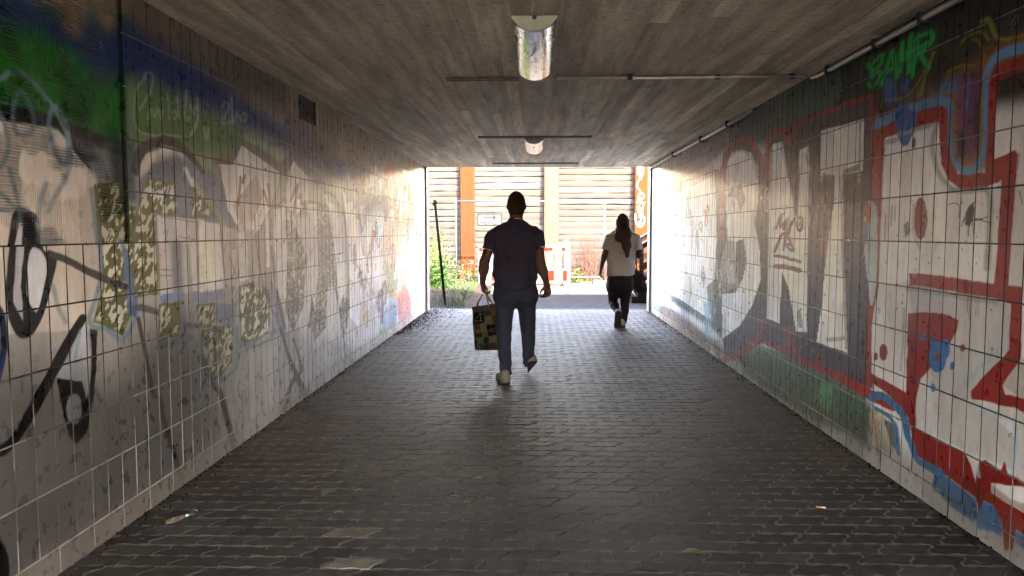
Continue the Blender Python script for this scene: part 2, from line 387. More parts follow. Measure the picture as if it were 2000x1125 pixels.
    for q in ([(278, 152), (290, 140), (300, 152), (294, 182)], [(285, 150), (268, 172), (262, 205), (263, 240), (280, 262), (330, 264), (370, 264), (385, 240), (386, 190)], [(272, 215), (285, 195), (292, 182)],
              [(288, 232), (296, 210), (302, 230), (309, 212), (314, 232), (318, 215)], [(327, 184), (331, 232)], [(334, 222), (342, 215), (346, 228), (338, 232)], [(346, 190), (350, 230)], [(364, 178), (362, 232), (372, 230)],
              [(372, 205), (378, 224), (386, 205), (384, 240), (372, 258)], [(434, 212), (442, 198), (447, 212), (434, 240), (452, 238)], [(452, 190), (455, 240)], [(459, 238), (463, 218), (469, 236)], [(475, 222), (472, 234), (479, 236), (481, 224), (475, 222)], [(398, 250), (404, 272), (408, 250)]):
        S(q, 4, PALE, 0.012, 0.55)
    # arch, grey shapes, leaf-print panels of the middle figures
    P([(266, 330), (285, 300), (320, 288), (360, 300), (392, 335), (380, 352), (360, 320), (330, 312), (300, 322), (275, 350)], CREAM, 0.01)
    P([(266, 352), (300, 318), (340, 300), (380, 310), (420, 345), (450, 400), (470, 470), (440, 520), (380, 500), (330, 430), (300, 400), (270, 420)], GREYB, 0.04, 0.85)
    B(330, 330, 26, 24, (0.13, 0.14, 0.16), 0.05, 0.7); B(418, 358, 22, 30, (0.14, 0.15, 0.18), 0.05, 0.7); B(438, 395, 12, 34, (0.13, 0.14, 0.17), 0.05, 0.6)
    S([(264, 335), (272, 300), (296, 280), (322, 274), (350, 284), (378, 312), (396, 335)], [16, 17, 18, 18, 17, 14, 10], (0.085, 0.07, 0.066), 0.012)
    S([(362, 330), (376, 360), (374, 350)], 8, CREAM, 0.012)
    P([(262, 560), (258, 470), (272, 380), (290, 345), (340, 356), (348, 400), (336, 425), (308, 420), (306, 480), (310, 575), (264, 580)], (0.15, 0.15, 0.06), 0.012, spots=(12, LEAF, 0.52, 24))
    P([(372, 425), (378, 365), (396, 372), (430, 428)], (0.14, 0.135, 0.065), 0.015, spots=(12, LEAF, 0.52, 26))
    S([(382, 358), (400, 385), (432, 430), (452, 470)], 8, (0.30, 0.33, 0.18), 0.015, 0.7)
    P([(304, 418), (400, 428), (432, 436), (430, 480), (440, 562), (310, 578)], (0.52, 0.495, 0.48), 0.008)
    P([(430, 440), (462, 448), (490, 455), (492, 520), (470, 556), (440, 560)], (0.46, 0.43, 0.40), 0.01)
    P([(416, 455), (430, 455), (428, 480), (416, 480)], (0.25, 0.24, 0.15), 0.01)
    for q in ([(315, 424), (360, 430), (395, 436)], [(400, 432), (425, 440), (430, 460)], [(312, 528), (340, 530)], [(312, 540), (335, 540)], [(320, 455), (328, 450), (325, 470)], [(418, 500), (430, 500), (432, 536), (420, 536)], [(448, 500), (462, 540)], [(470, 490), (452, 545)], [(478, 480), (486, 540)], [(350, 462), (380, 468)]):
        S(q, 2.2, (0.16, 0.145, 0.15), 0.006, 0.75)
    S([(345, 480), (348, 570), (356, 650)], 22, GREYB, 0.02, 0.8); S([(366, 480), (372, 560), (376, 640)], 8, (0.25, 0.28, 0.27), 0.015, 0.7)
    P([(312, 576), (350, 570), (352, 584), (314, 592)], (0.20, 0.27, 0.42), 0.008); P([(374, 570), (436, 556), (436, 582), (376, 594)], (0.24, 0.28, 0.40), 0.012, 0.85)
    for i, q in enumerate(([(310, 594), (352, 588), (353, 655), (310, 668)], [(382, 596), (420, 588), (424, 640), (388, 640)], [(392, 648), (455, 630), (454, 705), (430, 738), (408, 748), (394, 722)], [(466, 560), (500, 548), (528, 570), (526, 650), (500, 668), (470, 668)], [(384, 500), (400, 495), (400, 560), (388, 565)], [(462, 480), (480, 478), (482, 545), (466, 548)])):
        P(q, (0.145, 0.15, 0.065), 0.01, spots=(11, LEAF, 0.54, 30+i))
    S([(310, 676), (350, 666), (372, 660)], 14, (0.19, 0.23, 0.25), 0.015, 0.8); S([(392, 660), (394, 730), (408, 752), (440, 738), (462, 712), (462, 640)], 10, (0.20, 0.24, 0.29), 0.015, 0.8)
    S([(470, 672), (505, 672), (532, 655), (540, 600)], 9, (0.22, 0.25, 0.28), 0.015, 0.8); S([(530, 560), (545, 610), (552, 650)], 12, GREYB, 0.02, 0.7)
    P([(418, 592), (460, 596), (460, 640), (424, 630)], (0.22, 0.25, 0.31), 0.012, 0.8)
    # thin black legs
    S([(270, 622), (284, 690), (299, 768), (314, 782), (322, 826), (340, 885), (357, 935)], [8, 8, 8, 7, 10, 9, 8], SOOT, 0.006)
    S([(395, 700), (414, 742), (420, 758), (430, 768), (444, 820), (458, 874)], [5, 7, 8, 9, 11, 10], SOOT, 0.006)
    S([(548, 638), (562, 690), (580, 735), (604, 792)], [4, 6, 9, 15], SOOT, 0.006); S([(572, 660), (585, 700), (588, 725), (572, 742), (556, 800)], [4, 4, 8, 10, 11], SOOT, 0.006, 0.9)
    S([(655, 560), (668, 630), (676, 710)], 3.5, SOOT, 0.006, 0.9)
    # white peaks and their grey-brown shadow
    S([(428, 318), (446, 316), (458, 308), (470, 278), (505, 298), (552, 330), (574, 302), (612, 345), (640, 370)], 20, (0.15, 0.125, 0.115), 0.02, 0.85, curve=False)
    P([(428, 322), (455, 322), (472, 284), (546, 338), (545, 352), (530, 400), (505, 450), (470, 452), (446, 410)], CREAM, 0.006)
    P([(572, 315), (606, 350), (602, 392), (580, 420), (556, 400), (560, 360)], CREAM, 0.006)
    P([(455, 400), (500, 340), (515, 380), (500, 420), (480, 470)], (0.36, 0.32, 0.26), 0.02, 0.8, patchy=0.4)
    P([(440, 460), (462, 440), (500, 450), (520, 480), (530, 560), (500, 560), (470, 500)], (0.38, 0.34, 0.29), 0.02, 0.8, patchy=0.5)
    for i, q in enumerate(([(540, 430), (572, 430), (600, 500), (592, 600), (572, 648), (556, 600), (540, 520)], [(604, 390), (640, 400), (665, 480), (660, 560), (620, 560), (610, 480)], [(610, 555), (640, 560), (636, 640), (612, 668), (608, 610)], [(664, 580), (684, 585), (680, 625), (668, 632)])):
        P(q, (0.16, 0.145, 0.10), 0.02, 0.9, spots=(13, (0.50, 0.47, 0.40), 0.58, 40+i))
    P([(600, 335), (660, 350), (690, 420), (640, 400), (606, 380)], (0.34, 0.34, 0.27), 0.04, 0.7)
    for q in ([(636, 384), (655, 440), (665, 500), (668, 570)], [(614, 412), (618, 480), (620, 540)], [(672, 380), (678, 430), (676, 480)], [(688, 450), (692, 520), (694, 590)], [(704, 480), (708, 560)], [(520, 410), (524, 520)], [(565, 420), (574, 480), (573, 540)]):
        S(q, 5.5, (0.74, 0.70, 0.65), 0.012, 0.9)
    for q in ([(524, 358), (528, 400)], [(470, 345), (466, 400)], [(515, 372), (522, 392), (530, 404), (545, 398), (556, 385), (558, 396)], [(568, 392), (576, 372), (582, 362), (576, 398), (574, 415)], [(583, 388), (588, 378), (590, 400), (596, 392), (594, 408)], [(478, 342), (474, 356)], [(545, 400), (548, 408), (540, 410)]):
        S(q, 4.5, (0.17, 0.075, 0.06), 0.01, 0.8)
    for q in ([(672, 400), (690, 392), (700, 470), (706, 560), (700, 640), (684, 620), (678, 520)], [(712, 430), (735, 440), (742, 520), (730, 600), (716, 590)], [(640, 395), (656, 400), (670, 470), (673, 570), (662, 600), (655, 500)]): P(q, (0.76, 0.73, 0.70), 0.02, 0.9, patchy=0.3)
    for q, w_ in (([(668, 380), (676, 460), (680, 560), (676, 640)], 5), ([(702, 420), (710, 500), (712, 600)], 4), ([(604, 400), (606, 480), (612, 560), (604, 640)], 6), ([(636, 375), (650, 380), (660, 400)], 5), ([(742, 430), (748, 520), (740, 620)], 4), ([(530, 480), (540, 560), (556, 640)], 6)): S(q, w_, (0.13, 0.115, 0.10), 0.012, 0.8)
    for q in ([(535, 410), (556, 402), (562, 500), (556, 610), (540, 560)], [(600, 398), (618, 398), (622, 500), (616, 610), (606, 560)], [(386, 432), (428, 438), (436, 500), (440, 562), (388, 572)], [(462, 455), (480, 452), (486, 545), (468, 552)]): P(q, (0.66, 0.63, 0.60), 0.016, 0.85)
    for q in ([(386, 432), (388, 572)], [(430, 440), (441, 560)], [(306, 420), (312, 576)], [(306, 419), (400, 429), (432, 438)], [(497, 420), (504, 500), (520, 580), (548, 640)], [(566, 420), (574, 480), (575, 560), (568, 640)]): S(q, 3, (0.15, 0.14, 0.145), 0.008, 0.85)
    S([(645, 500), (668, 494)], 2.5, (0.1, 0.1, 0.1), 0.006); S([(690, 512), (710, 535), (730, 575)], 4, (0.12, 0.09, 0.08), 0.01, 0.8)
    P([(700, 545), (728, 572), (724, 588), (702, 560)], (0.20, 0.14, 0.12), 0.02, 0.7)
    # far end: dark tops with pale loops, the tan figure, greens and red near the exit
    P([(680, 310), (752, 350), (750, 390), (735, 400), (720, 420), (700, 385), (684, 360)], (0.075, 0.06, 0.05), 0.06, 0.85)
    P([(752, 372), (770, 340), (784, 352), (800, 420), (806, 520), (795, 600), (750, 570), (742, 470)], (0.52, 0.36, 0.18), 0.05, 0.75)
    B(762, 345, 12, 26, (0.42, 0.06, 0.035), 0.05, 0.75); P([(806, 430), (826, 440), (826, 520), (808, 520)], (0.50, 0.20, 0.18), 0.06, 0.7)
    P([(690, 470), (740, 480), (760, 560), (740, 640), (695, 620)], (0.60, 0.50, 0.44), 0.08, 0.5)
    B(790, 600, 14, 40, (0.42, 0.12, 0.09), 0.05, 0.75); P([(750, 520), (770, 505), (785, 540), (765, 580), (752, 570)], (0.16, 0.22, 0.10), 0.05, 0.6)
    P([(800, 540), (826, 500), (826, 580), (812, 600)], (0.12, 0.28, 0.17), 0.05, 0.6); P([(745, 600), (775, 590), (772, 640), (748, 655)], (0.16, 0.22, 0.32), 0.06, 0.55)
    P([(740, 640), (756, 640), (752, 690), (742, 695)], (0.14, 0.22, 0.09), 0.04, 0.6); P([(756, 650), (790, 640), (800, 625), (800, 632), (756, 680)], (0.55, 0.36, 0.22), 0.05, 0.7)
    rr = random.Random(5)
    for i in range(70):                                            # scribbles on the far half
        x = rr.uniform(690, 822); f = (x-690)/132; yt = 350+f*35; yb = 640-f*60
        y = rr.uniform(yt, yb); h = rr.uniform(15, 60); k = rr.uniform(4, 12)
        q = [(x, y), (x+rr.uniform(-2, k*0.5), y-h*0.5), (x+k*0.5, y-h*0.7), (x+k*0.8, y-h*0.2), (x+k*0.6, y+h*0.4)]
        S(q, rr.uniform(2, 6), rr.choice([(0.75, 0.72, 0.68), (0.75, 0.72, 0.68), (0.72, 0.66, 0.6), (0.12, 0.1, 0.09), (0.45, 0.3, 0.12), (0.35, 0.14, 0.1), (0.3, 0.32, 0.25)]), 0.012, 0.75)
    for i in range(40):                                            # thin pale and dark pen lines over the middle
        x = rr.uniform(450, 700); y = rr.uniform(420, 620); h = rr.uniform(10, 50)
        S([(x, y), (x+rr.uniform(-6, 8), y-h*0.5), (x+rr.uniform(-8, 12), y-h)], rr.uniform(1.2, 3), rr.choice([(0.7, 0.66, 0.6), (0.2, 0.17, 0.14), (0.3, 0.27, 0.2), (0.68, 0.64, 0.6)]), 0.008, 0.6)
    for i in range(120):                                           # chips in the glaze
        x = rr.uniform(255, 820); y = rr.uniform(100, 620); B(x, y, rr.uniform(0.6, 2.0), rr.uniform(0.8, 3.2), (0.03, 0.028, 0.025), 0.003, 0.9)
    # lower tiles: darker towards the ground, most at the near end, brownish plinth
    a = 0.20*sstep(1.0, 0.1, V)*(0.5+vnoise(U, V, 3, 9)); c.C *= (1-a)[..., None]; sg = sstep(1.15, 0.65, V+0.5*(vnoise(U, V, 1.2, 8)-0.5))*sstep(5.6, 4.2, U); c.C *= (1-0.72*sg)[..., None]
    g = sstep(0.16, 0.08, V); c.C[:] = c.C*(1-0.5*g[..., None])+np.array((0.20, 0.18, 0.155))*0.5*g[..., None]
    w2 = g*sstep(7, 11, U); c.C[:] = c.C*(1-0.6*w2[..., None])+np.array((0.36, 0.27, 0.19))*0.6*w2[..., None]
    n = sstep(0.55, 0.75, vnoise(U, V, 1.6, 15)); c.C *= (1-0.18*n)[..., None]
    # missing tiles
    bare = (U < 3.71) & (V > Z0+5*PV+0.003)
    y1 = c.conv(583, 225)[0]; k1 = round((y1-U0)/PU); gone = (U > U0+k1*PU) & (U < U0+(k1+4)*PU) & (V > Z0+9*PV+0.003)
    c.recess = np.where(bare, 0.010, 0.0)+np.where(gone, 0.014, 0.0)
    c.C[gone] = (0.022, 0.02, 0.018); c.C[(abs(U-3.7075) < 0.012) & (V > Z0+5*PV+0.003)] *= 0.12  # tile edge beside the bare mortar: its shade is painted into the colour
    n1 = vnoise(U, V, 4.5, 61); n2 = vnoise(U, V, 5.0, 67)
    smooth = sstep(0.60, 0.68, vnoise(U, V, 6, 71))
    c.combh = (bare*sstep(0.46, 0.54, n1)*(1-smooth)*0.9).astype(np.float32); c.combv = (bare*sstep(0.54, 0.46, n1)*(1-smooth)*0.8).astype(np.float32)
    # grime caught between the combed ridges
    rid = 0.5+0.5*np.sin(2*math.pi*(V+0.006*vnoise(U, V, 5, 73))/0.0122*1.0); riv = 0.5+0.5*np.sin(2*math.pi*(U+0.006*n2)/0.0135)
    gr = np.clip(c.combh*(1-rid)*0.55+c.combv*(1-riv)*0.45, 0, 0.6); c.C *= (1-gr)[..., None]
    def joint(c):
        jl = np.empty_like(c.C); jl[:] = (0.012, 0.011, 0.010)
        low = sstep(1.0, 0.70, c.V)*sstep(6.5, 4.5, c.U)*np.where(vnoise(c.U, c.V, 3.1, 77) > 0.42, 1, 0.35)
        jl = jl*(1-low[..., None])+np.array((0.19, 0.188, 0.18))*low[..., None]
        hi = np.isclose(c.V[:, :1], Z0+np.round((c.V[:, :1]-Z0)/PV)*PV, atol=0.0036)*((c.V[:, :1] > 1.95)*0.75+(c.V[:, :1] < 0.55)*0.7)
        hi = np.clip(hi*np.ones_like(c.V), 0, 1); jl = jl*(1-hi[..., None])+np.array((0.26, 0.265, 0.23))*hi[..., None]
        return jl
    c.joint = joint

RED = (0.25, 0.022, 0.018); MAROON = (0.16, 0.045, 0.035); SHAD = (0.068, 0.056, 0.060); AQUA = (0.12, 0.25, 0.36); OCHRE = (0.22, 0.12, 0.045)
def paint_right(c):
    P = c.poly; S = c.stroke; B = c.blob; U, V = c.U, c.V
    c.C[:] = (0.52, 0.495, 0.46)
    # background of the piece: dark at the near top, grey-green, grey-brown at the far top
    P([(1274, 322), (1400, 255), (1500, 190), (1640, 105), (1640, 240), (1500, 270), (1410, 300), (1330, 370), (1274, 400)], (0.20, 0.17, 0.15), 0.06)
    P([(1420, 245), (1500, 190), (1650, 100), (1680, 200), (1560, 260), (1500, 280), (1430, 300)], (0.085, 0.10, 0.08), 0.08)
    P([(1640, 100), (1800, -60), (2200, -250), (2200, 150), (1900, 220), (1720, 235), (1640, 215)], (0.028, 0.024, 0.021), 0.06)
    P([(1490, 240), (1560, 200), (1600, 190), (1620, 215), (1560, 250)], (0.10, 0.16, 0.10), 0.07, 0.7)
    # ground of the piece below
    P([(1275, 560), (1330, 600), (1400, 650), (1440, 700), (1560, 780), (1700, 880), (1690, 760), (1540, 690), (1440, 660), (1400, 610)], (0.11, 0.14, 0.10), 0.04)
    P([(1440, 690), (1540, 700), (1700, 790), (1720, 850), (1600, 830), (1450, 730)], (0.07, 0.105, 0.07), 0.05)
    P([(1275, 590), (1310, 600), (1400, 670), (1420, 700), (1275, 620)], (0.20, 0.15, 0.12), 0.04)
    P([(1276, 580), (1288, 586), (1288, 610), (1276, 606)], (0.25, 0.42, 0.52), 0.04, 0.8)
    # shadow block behind the letters
    P([(1412, 300), (1440, 275), (1470, 285), (1495, 330), (1502, 275), (1540, 262), (1552, 250), (1700, 195), (1712, 300), (1705, 760), (1620, 730), (1545, 700), (1490, 670), (1415, 700), (1405, 560), (1400, 400)], SHAD, 0.012)
    # far pale letters
    P([(1278, 392), (1300, 382), (1352, 362), (1398, 330), (1400, 470), (1396, 560), (1388, 625), (1340, 592), (1300, 568), (1278, 540)], (0.68, 0.65, 0.61), 0.02)
    P([(1280, 385), (1330, 350), (1396, 318), (1398, 340), (1350, 366), (1282, 398)], (0.42, 0.34, 0.29), 0.02, 0.8)
    P([(1287, 440), (1294, 425), (1302, 436), (1292, 452)], (0.40, 0.31, 0.26), 0.015, 0.8); P([(1280, 495), (1291, 478), (1291, 520), (1284, 512)], (0.14, 0.115, 0.11), 0.012, 0.9)
    P([(1312, 420), (1322, 414), (1326, 460), (1318, 470)], (0.45, 0.37, 0.32), 0.02, 0.7); P([(1338, 412), (1352, 408), (1352, 440), (1340, 446)], (0.46, 0.39, 0.33), 0.02, 0.7)
    P([(1396, 330), (1412, 335), (1416, 400), (1414, 470), (1404, 560), (1412, 650), (1400, 650), (1394, 560), (1400, 470)], (0.10, 0.105, 0.085), 0.02, 0.92)
    P([(1380, 560), (1396, 545), (1398, 600), (1386, 618)], (0.12, 0.13, 0.09), 0.02, 0.8); P([(1374, 590), (1388, 585), (1390, 680), (1378, 670)], (0.24, 0.34, 0.38), 0.04, 0.7)
    S([(1380, 400), (1384, 408), (1378, 420), (1376, 410), (1382, 432), (1377, 440), (1380, 400)], 2.2, (0.30, 0.13, 0.10), 0.008, 0.8)
    # B
    P([(1415, 345), (1417, 318), (1430, 298), (1448, 292), (1466, 298), (1480, 325), (1484, 372), (1474, 436), (1484, 490), (1486, 545), (1470, 594), (1445, 636), (1411, 662), (1410, 574), (1432, 572), (1436, 470), (1420, 470), (1418, 400)], CREAM, 0.008)
    P([(1420, 385), (1430, 364), (1448, 358), (1456, 390), (1446, 416), (1440, 392), (1434, 384)], (0.17, 0.15, 0.15), 0.01); P([(1438, 472), (1452, 466), (1459, 512), (1450, 545), (1436, 572), (1430, 572), (1434, 520)], (0.16, 0.14, 0.14), 0.01)
    P([(1418, 470), (1436, 460), (1438, 560), (1412, 575), (1406, 520)], (0.42, 0.38, 0.35), 0.03, 0.7)
    S([(1420, 312), (1436, 298), (1456, 296), (1474, 318), (1480, 350)], 4, (0.32, 0.29, 0.24), 0.01, 0.7)
    # N
    P([(1505, 282), (1528, 276), (1532, 300), (1548, 395), (1559, 440), (1562, 292), (1580, 284), (1577, 480), (1576, 648), (1555, 648), (1540, 560), (1527, 532), (1523, 632), (1497, 622), (1500, 500)], CREAM, 0.008)
    P([(1522, 632), (1528, 532), (1540, 570), (1552, 640)], SHAD, 0.01)
    for q in ([(1527, 292), (1540, 350), (1552, 420)], [(1574, 300), (1584, 340)]): S(q, 3, (0.40, 0.36, 0.30), 0.008, 0.8)
    P([(1556, 610), (1564, 600), (1568, 640), (1560, 640)], (0.18, 0.16, 0.13), 0.01, 0.8); P([(1494, 345), (1502, 338), (1502, 400), (1498, 400)], (0.04, 0.035, 0.03), 0.01)
    # T
    P([(1603, 256), (1688, 232), (1686, 334), (1646, 340), (1602, 343)], CREAM, 0.008)
    P([(1632, 338), (1646, 334), (1648, 480), (1652, 600), (1656, 690), (1594, 669), (1605, 600), (1614, 490), (1628, 400)], CREAM, 0.008)
    P([(1648, 330), (1680, 320), (1680, 332), (1648, 340)], (0.26, 0.25, 0.19), 0.008); S([(1680, 240), (1679, 325)], 4, (0.27, 0.26, 0.2), 0.008, 0.8)
    S([(1642, 345), (1646, 480), (1650, 600), (1653, 680)], 5, (0.26, 0.25, 0.20), 0.008, 0.8); S([(1616, 664), (1640, 662), (1648, 660)], 8, (0.27, 0.26, 0.22), 0.012, 0.7)
    S([(1606, 500), (1605, 440), (1607, 388), (1614, 378), (1619, 392), (1618, 440), (1612, 500)], 5, (0.28, 0.13, 0.075), 0.01, 0.75); P([(1609, 395), (1615, 390), (1616, 440), (1610, 440)], (0.06, 0.07, 0.05), 0.01)
    # red outline of the word
    for q, wv in (([(1408, 470), (1410, 380), (1416, 320), (1428, 285), (1446, 272), (1466, 276), (1482, 300), (1493, 335)], 9), ([(1499, 350), (1500, 300), (1502, 264), (1518, 258), (1535, 254), (1537, 278), (1551, 274), (1553, 242), (1600, 223), (1650, 205), (1700, 189)], 12)):
        S(q, wv, (0.28, 0.055, 0.035), 0.01, 0.92, curve=False)
    S([(1408, 704), (1440, 694), (1470, 672), (1486, 648), (1490, 620)], 8, (0.26, 0.05, 0.035), 0.01, 0.9)
    S([(1494, 668), (1520, 680), (1540, 690), (1541, 640)], 8, (0.26, 0.05, 0.035), 0.01, 0.9, curve=False); S([(1544, 660), (1558, 698), (1600, 718), (1650, 742), (1700, 772), (1740, 790)], [7, 9, 14, 18, 22, 22], RED, 0.008, curve=False)
    P([(1594, 695), (1602, 690), (1606, 728), (1594, 722)], RED, 0.01)
    P([(1698, 186), (1708, 190), (1712, 240), (1735, 250), (1732, 300), (1727, 400), (1717, 560), (1710, 622), (1702, 640), (1700, 780), (1692, 770), (1694, 620), (1692, 520), (1688, 440), (1702, 380), (1700, 300)], (0.27, 0.035, 0.028), 0.01)
    P([(1690, 410), (1697, 392), (1708, 398), (1714, 430), (1712, 540), (1703, 600), (1693, 545), (1688, 470)], (0.40, 0.43, 0.43), 0.008, curve=True); B(1695, 415, 6, 22, (0.36, 0.13, 0.06), 0.01); B(1691, 452, 5, 24, (0.10, 0.16, 0.26), 0.012)
    # near big letter: white ground, then its red body
    P([(1728, 268), (1800, 244), (1833, 236), (1860, 350), (1960, 350), (1942, 552), (1780, 545), (1716, 560)], (0.60, 0.575, 0.535), 0.012)
    P([(1702, 640), (1716, 560), (1778, 555), (1772, 770), (1740, 760), (1702, 730)], (0.56, 0.535, 0.50), 0.012)
    P([(1774, 560), (1870, 575), (1972, 594), (1970, 684), (1896, 770), (1990, 860), (1980, 920), (1788, 835), (1786, 640)], (0.42, 0.405, 0.38), 0.012)
    P([(1985, 300), (2100, 260), (2100, 1000), (1990, 900), (1980, 560), (1972, 400)], (0.50, 0.48, 0.445), 0.012)
    P([(1955, 752), (1990, 700), (2100, 720), (2100, 800), (1990, 776)], (0.40, 0.37, 0.33), 0.01)
    # top of the letter: blue, brown and red bands, purple core
    P([(1845, 150), (1930, 95), (2150, 0), (2150, 70), (1950, 130), (1925, 330), (1880, 340), (1855, 280)], OCHRE, 0.05)
    P([(1735, 215), (1800, 170), (1860, 165), (1862, 230), (1735, 262)], (0.15, 0.10, 0.06), 0.03, 0.9)
    P([(1868, 150), (1915, 135), (1914, 280), (1895, 315), (1872, 280)], (0.15, 0.055, 0.12), 0.03); B(1877, 290, 8, 34, (0.02, 0.017, 0.017), 0.03); B(1907, 235, 8, 34, (0.022, 0.017, 0.018), 0.03, 0.9)
    P([(1874, 150), (1884, 146), (1882, 250), (1876, 250)], (0.22, 0.06, 0.12), 0.02, 0.7); P([(1888, 150), (1896, 148), (1890, 215), (1884, 215)], (0.12, 0.19, 0.36), 0.02, 0.8)
    P([(1714, 252), (1795, 214), (1842, 206), (1852, 214), (1858, 300), (1872, 340), (1930, 338), (1958, 350), (1925, 366), (1880, 372), (1852, 352), (1838, 320), (1834, 238), (1800, 244), (1728, 270)], RED, 0.008)
    P([(1924, 345), (1928, 160), (1945, 128), (2100, 70), (2100, 105), (1945, 160), (1941, 310), (1981, 293), (1987, 300), (1986, 340), (1972, 500), (1970, 556), (1995, 560), (1994, 700), (1957, 752), (1964, 771), (2100, 800), (2100, 850), (1985, 800), (1936, 785), (1897, 778), (1895, 762), (1930, 728), (1970, 684), (1974, 592), (1930, 580), (1822, 563), (1776, 557), (1776, 533), (1851, 542), (1942, 552), (1957, 351)], (0.25, 0.026, 0.022), 0.008)
    S([(1712, 244), (1750, 226), (1800, 206), (1842, 198), (1856, 215), (1858, 280), (1868, 318), (1888, 334), (1910, 326), (1921, 290), (1924, 180), (1930, 135), (1955, 106), (2010, 90), (2080, 50)], [16, 17, 17, 16, 12, 11, 12, 13, 13, 11, 10, 14, 20, 20, 20], AQUA, 0.012, 0.95)
    S([(1862, 230), (1864, 290), (1884, 318), (1905, 312), (1914, 280), (1916, 170)], 6, OCHRE, 0.012, 0.9)
    P([(1815, 195), (1842, 160), (1868, 148), (1872, 175), (1850, 182)], (0.13, 0.20, 0.34), 0.03, 0.85)
    for q in ((1738, 178, 13, 30), (1768, 166, 7, 15)): B(*q, (0.09, 0.15, 0.30), 0.03, 0.85)
    P([(1748, 210), (1770, 196), (1776, 215), (1792, 222), (1785, 255), (1775, 282), (1763, 288), (1755, 272), (1750, 240)], (0.045, 0.10, 0.25), 0.015)
    B(1785, 279, 4, 10, (0.07, 0.12, 0.22), 0.008); S([(1735, 277), (1750, 274)], 10, (0.28, 0.28, 0.29), 0.012, 0.8)
    for q, wv in (([(1875, 90), (1888, 72), (1915, 62), (1932, 78)], 5), ([(1918, 42), (1932, 40), (1938, 55), (1946, 72)], 8), ([(1900, 75), (1912, 82), (1918, 95)], 4), ([(1822, 104), (1800, 150), (1776, 184), (1740, 196)], 4), ([(1824, 104), (1808, 150), (1797, 186)], 5), ([(1850, 140), (1875, 128), (1905, 128)], 4), ([(1950, 75), (1975, 76), (2010, 66)], 5), ([(1716, 215), (1728, 196), (1748, 194)], 3)):
        S(q, wv, (0.25, 0.24, 0.05), 0.012, 0.8)
    S([(1975, 50), (1985, 30), (1988, 38), (1976, 58)], 2, (0.3, 0.3, 0.27), 0.006, 0.7)
    # BAHR in green spray
    G = (0.02, 0.34, 0.08)
    for q in ([(1694, 126), (1702, 136), (1704, 150)], [(1700, 130), (1714, 114), (1724, 108), (1722, 124), (1704, 142)], [(1704, 142), (1720, 142), (1716, 158), (1704, 170), (1694, 162)], [(1722, 166), (1732, 132), (1743, 100), (1747, 130), (1751, 152)], [(1728, 142), (1748, 132)], [(1763, 82), (1760, 110), (1757, 142)], [(1780, 66), (1777, 104), (1774, 142)], [(1758, 118), (1778, 106)],
              [(1793, 70), (1788, 110), (1783, 150)], [(1786, 78), (1804, 68), (1820, 62), (1820, 80), (1806, 96), (1792, 106)], [(1796, 104), (1806, 122), (1814, 134)], [(1758, 104), (1790, 96), (1812, 82)]):
        S(q, 8, G, 0.014, 0.9)
    for q in ([(1690, 92), (1680, 150)], [(1640, 150), (1636, 200)], [(1622, 160), (1620, 205)]): S(q, 8, (0.06, 0.13, 0.06), 0.03, 0.5)
    # inner shapes of the near letter
    P([(1773, 612), (1808, 608), (1842, 614), (1873, 625), (1869, 646), (1853, 672), (1839, 696), (1816, 720), (1798, 740), (1790, 775), (1789, 836), (1834, 862), (1885, 884), (1897, 906), (1904, 940), (1912, 905), (1925, 898), (1955, 920), (1962, 900), (1968, 925), (2100, 985), (2100, 1020), (2000, 950), (1936, 945), (1936, 964), (2100, 1060), (2100, 1130), (1985, 1035), (1978, 1075), (1962, 1075), (1955, 1018), (1935, 985), (1920, 975), (1914, 1006), (1904, 970), (1859, 938), (1827, 913), (1792, 890), (1782, 858), (1774, 815), (1740, 775), (1700, 745), (1700, 728), (1770, 768), (1772, 690)], (0.22, 0.014, 0.012), 0.007)
    P([(1936, 948), (1975, 975), (2010, 985), (2100, 1010), (2100, 1060), (2000, 1000), (1936, 964)], (0.30, 0.22, 0.19), 0.012, 0.8)
    B(1798, 427, 13, 42, (0.22, 0.05, 0.04), 0.007); S([(1784, 400), (1784, 450), (1796, 484)], 5, (0.24, 0.24, 0.21), 0.012, 0.6)
    for q in ((1725, 688, 8, 16), (1710, 696, 4, 8), (1880, 680, 5, 8)): B(*q, (0.17, 0.03, 0.025), 0.006)
    for q in ((1832, 696, 17, 32), (1846, 680, 9, 20), (1803, 660, 5, 6), (1860, 714, 5, 8), (1823, 758, 5, 9), (1822, 668, 6, 8)): B(*q, (0.04, 0.15, 0.33), 0.006)
    B(1832, 697, 5, 8, RED, 0.006)
    GG = (0.25, 0.27, 0.25)
    for q, wv, cl in (([(1855, 372), (1890, 372), (1925, 370), (1934, 395), (1932, 460), (1927, 522)], 11, GG), ([(1828, 240), (1822, 290), (1832, 335), (1850, 360), (1862, 372)], 8, GG), ([(1755, 262), (1790, 252), (1815, 246)], 9, GG), ([(1774, 562), (1850, 575), (1920, 586), (1952, 594)], 10, GG),
                      ([(1952, 594), (1960, 630), (1956, 680), (1925, 708), (1898, 734), (1886, 750)], 10, (0.33, 0.39, 0.39)), ([(1905, 795), (1945, 808), (1978, 826), (1984, 870), (1976, 925)], 10, (0.40, 0.46, 0.50)), ([(1766, 602), (1764, 660), (1760, 722)], 5, GG), ([(1988, 300), (1986, 330)], 5, (0.15, 0.14, 0.12)), ([(1910, 895), (1912, 930)], 6, (0.45, 0.5, 0.55))):
        S(q, wv, cl, 0.014, 0.75)
    for q in ([(1893, 400), (1886, 415), (1884, 440), (1893, 444), (1900, 430), (1904, 410), (1900, 396)],): P(q, (0.07, 0.08, 0.06), 0.012)
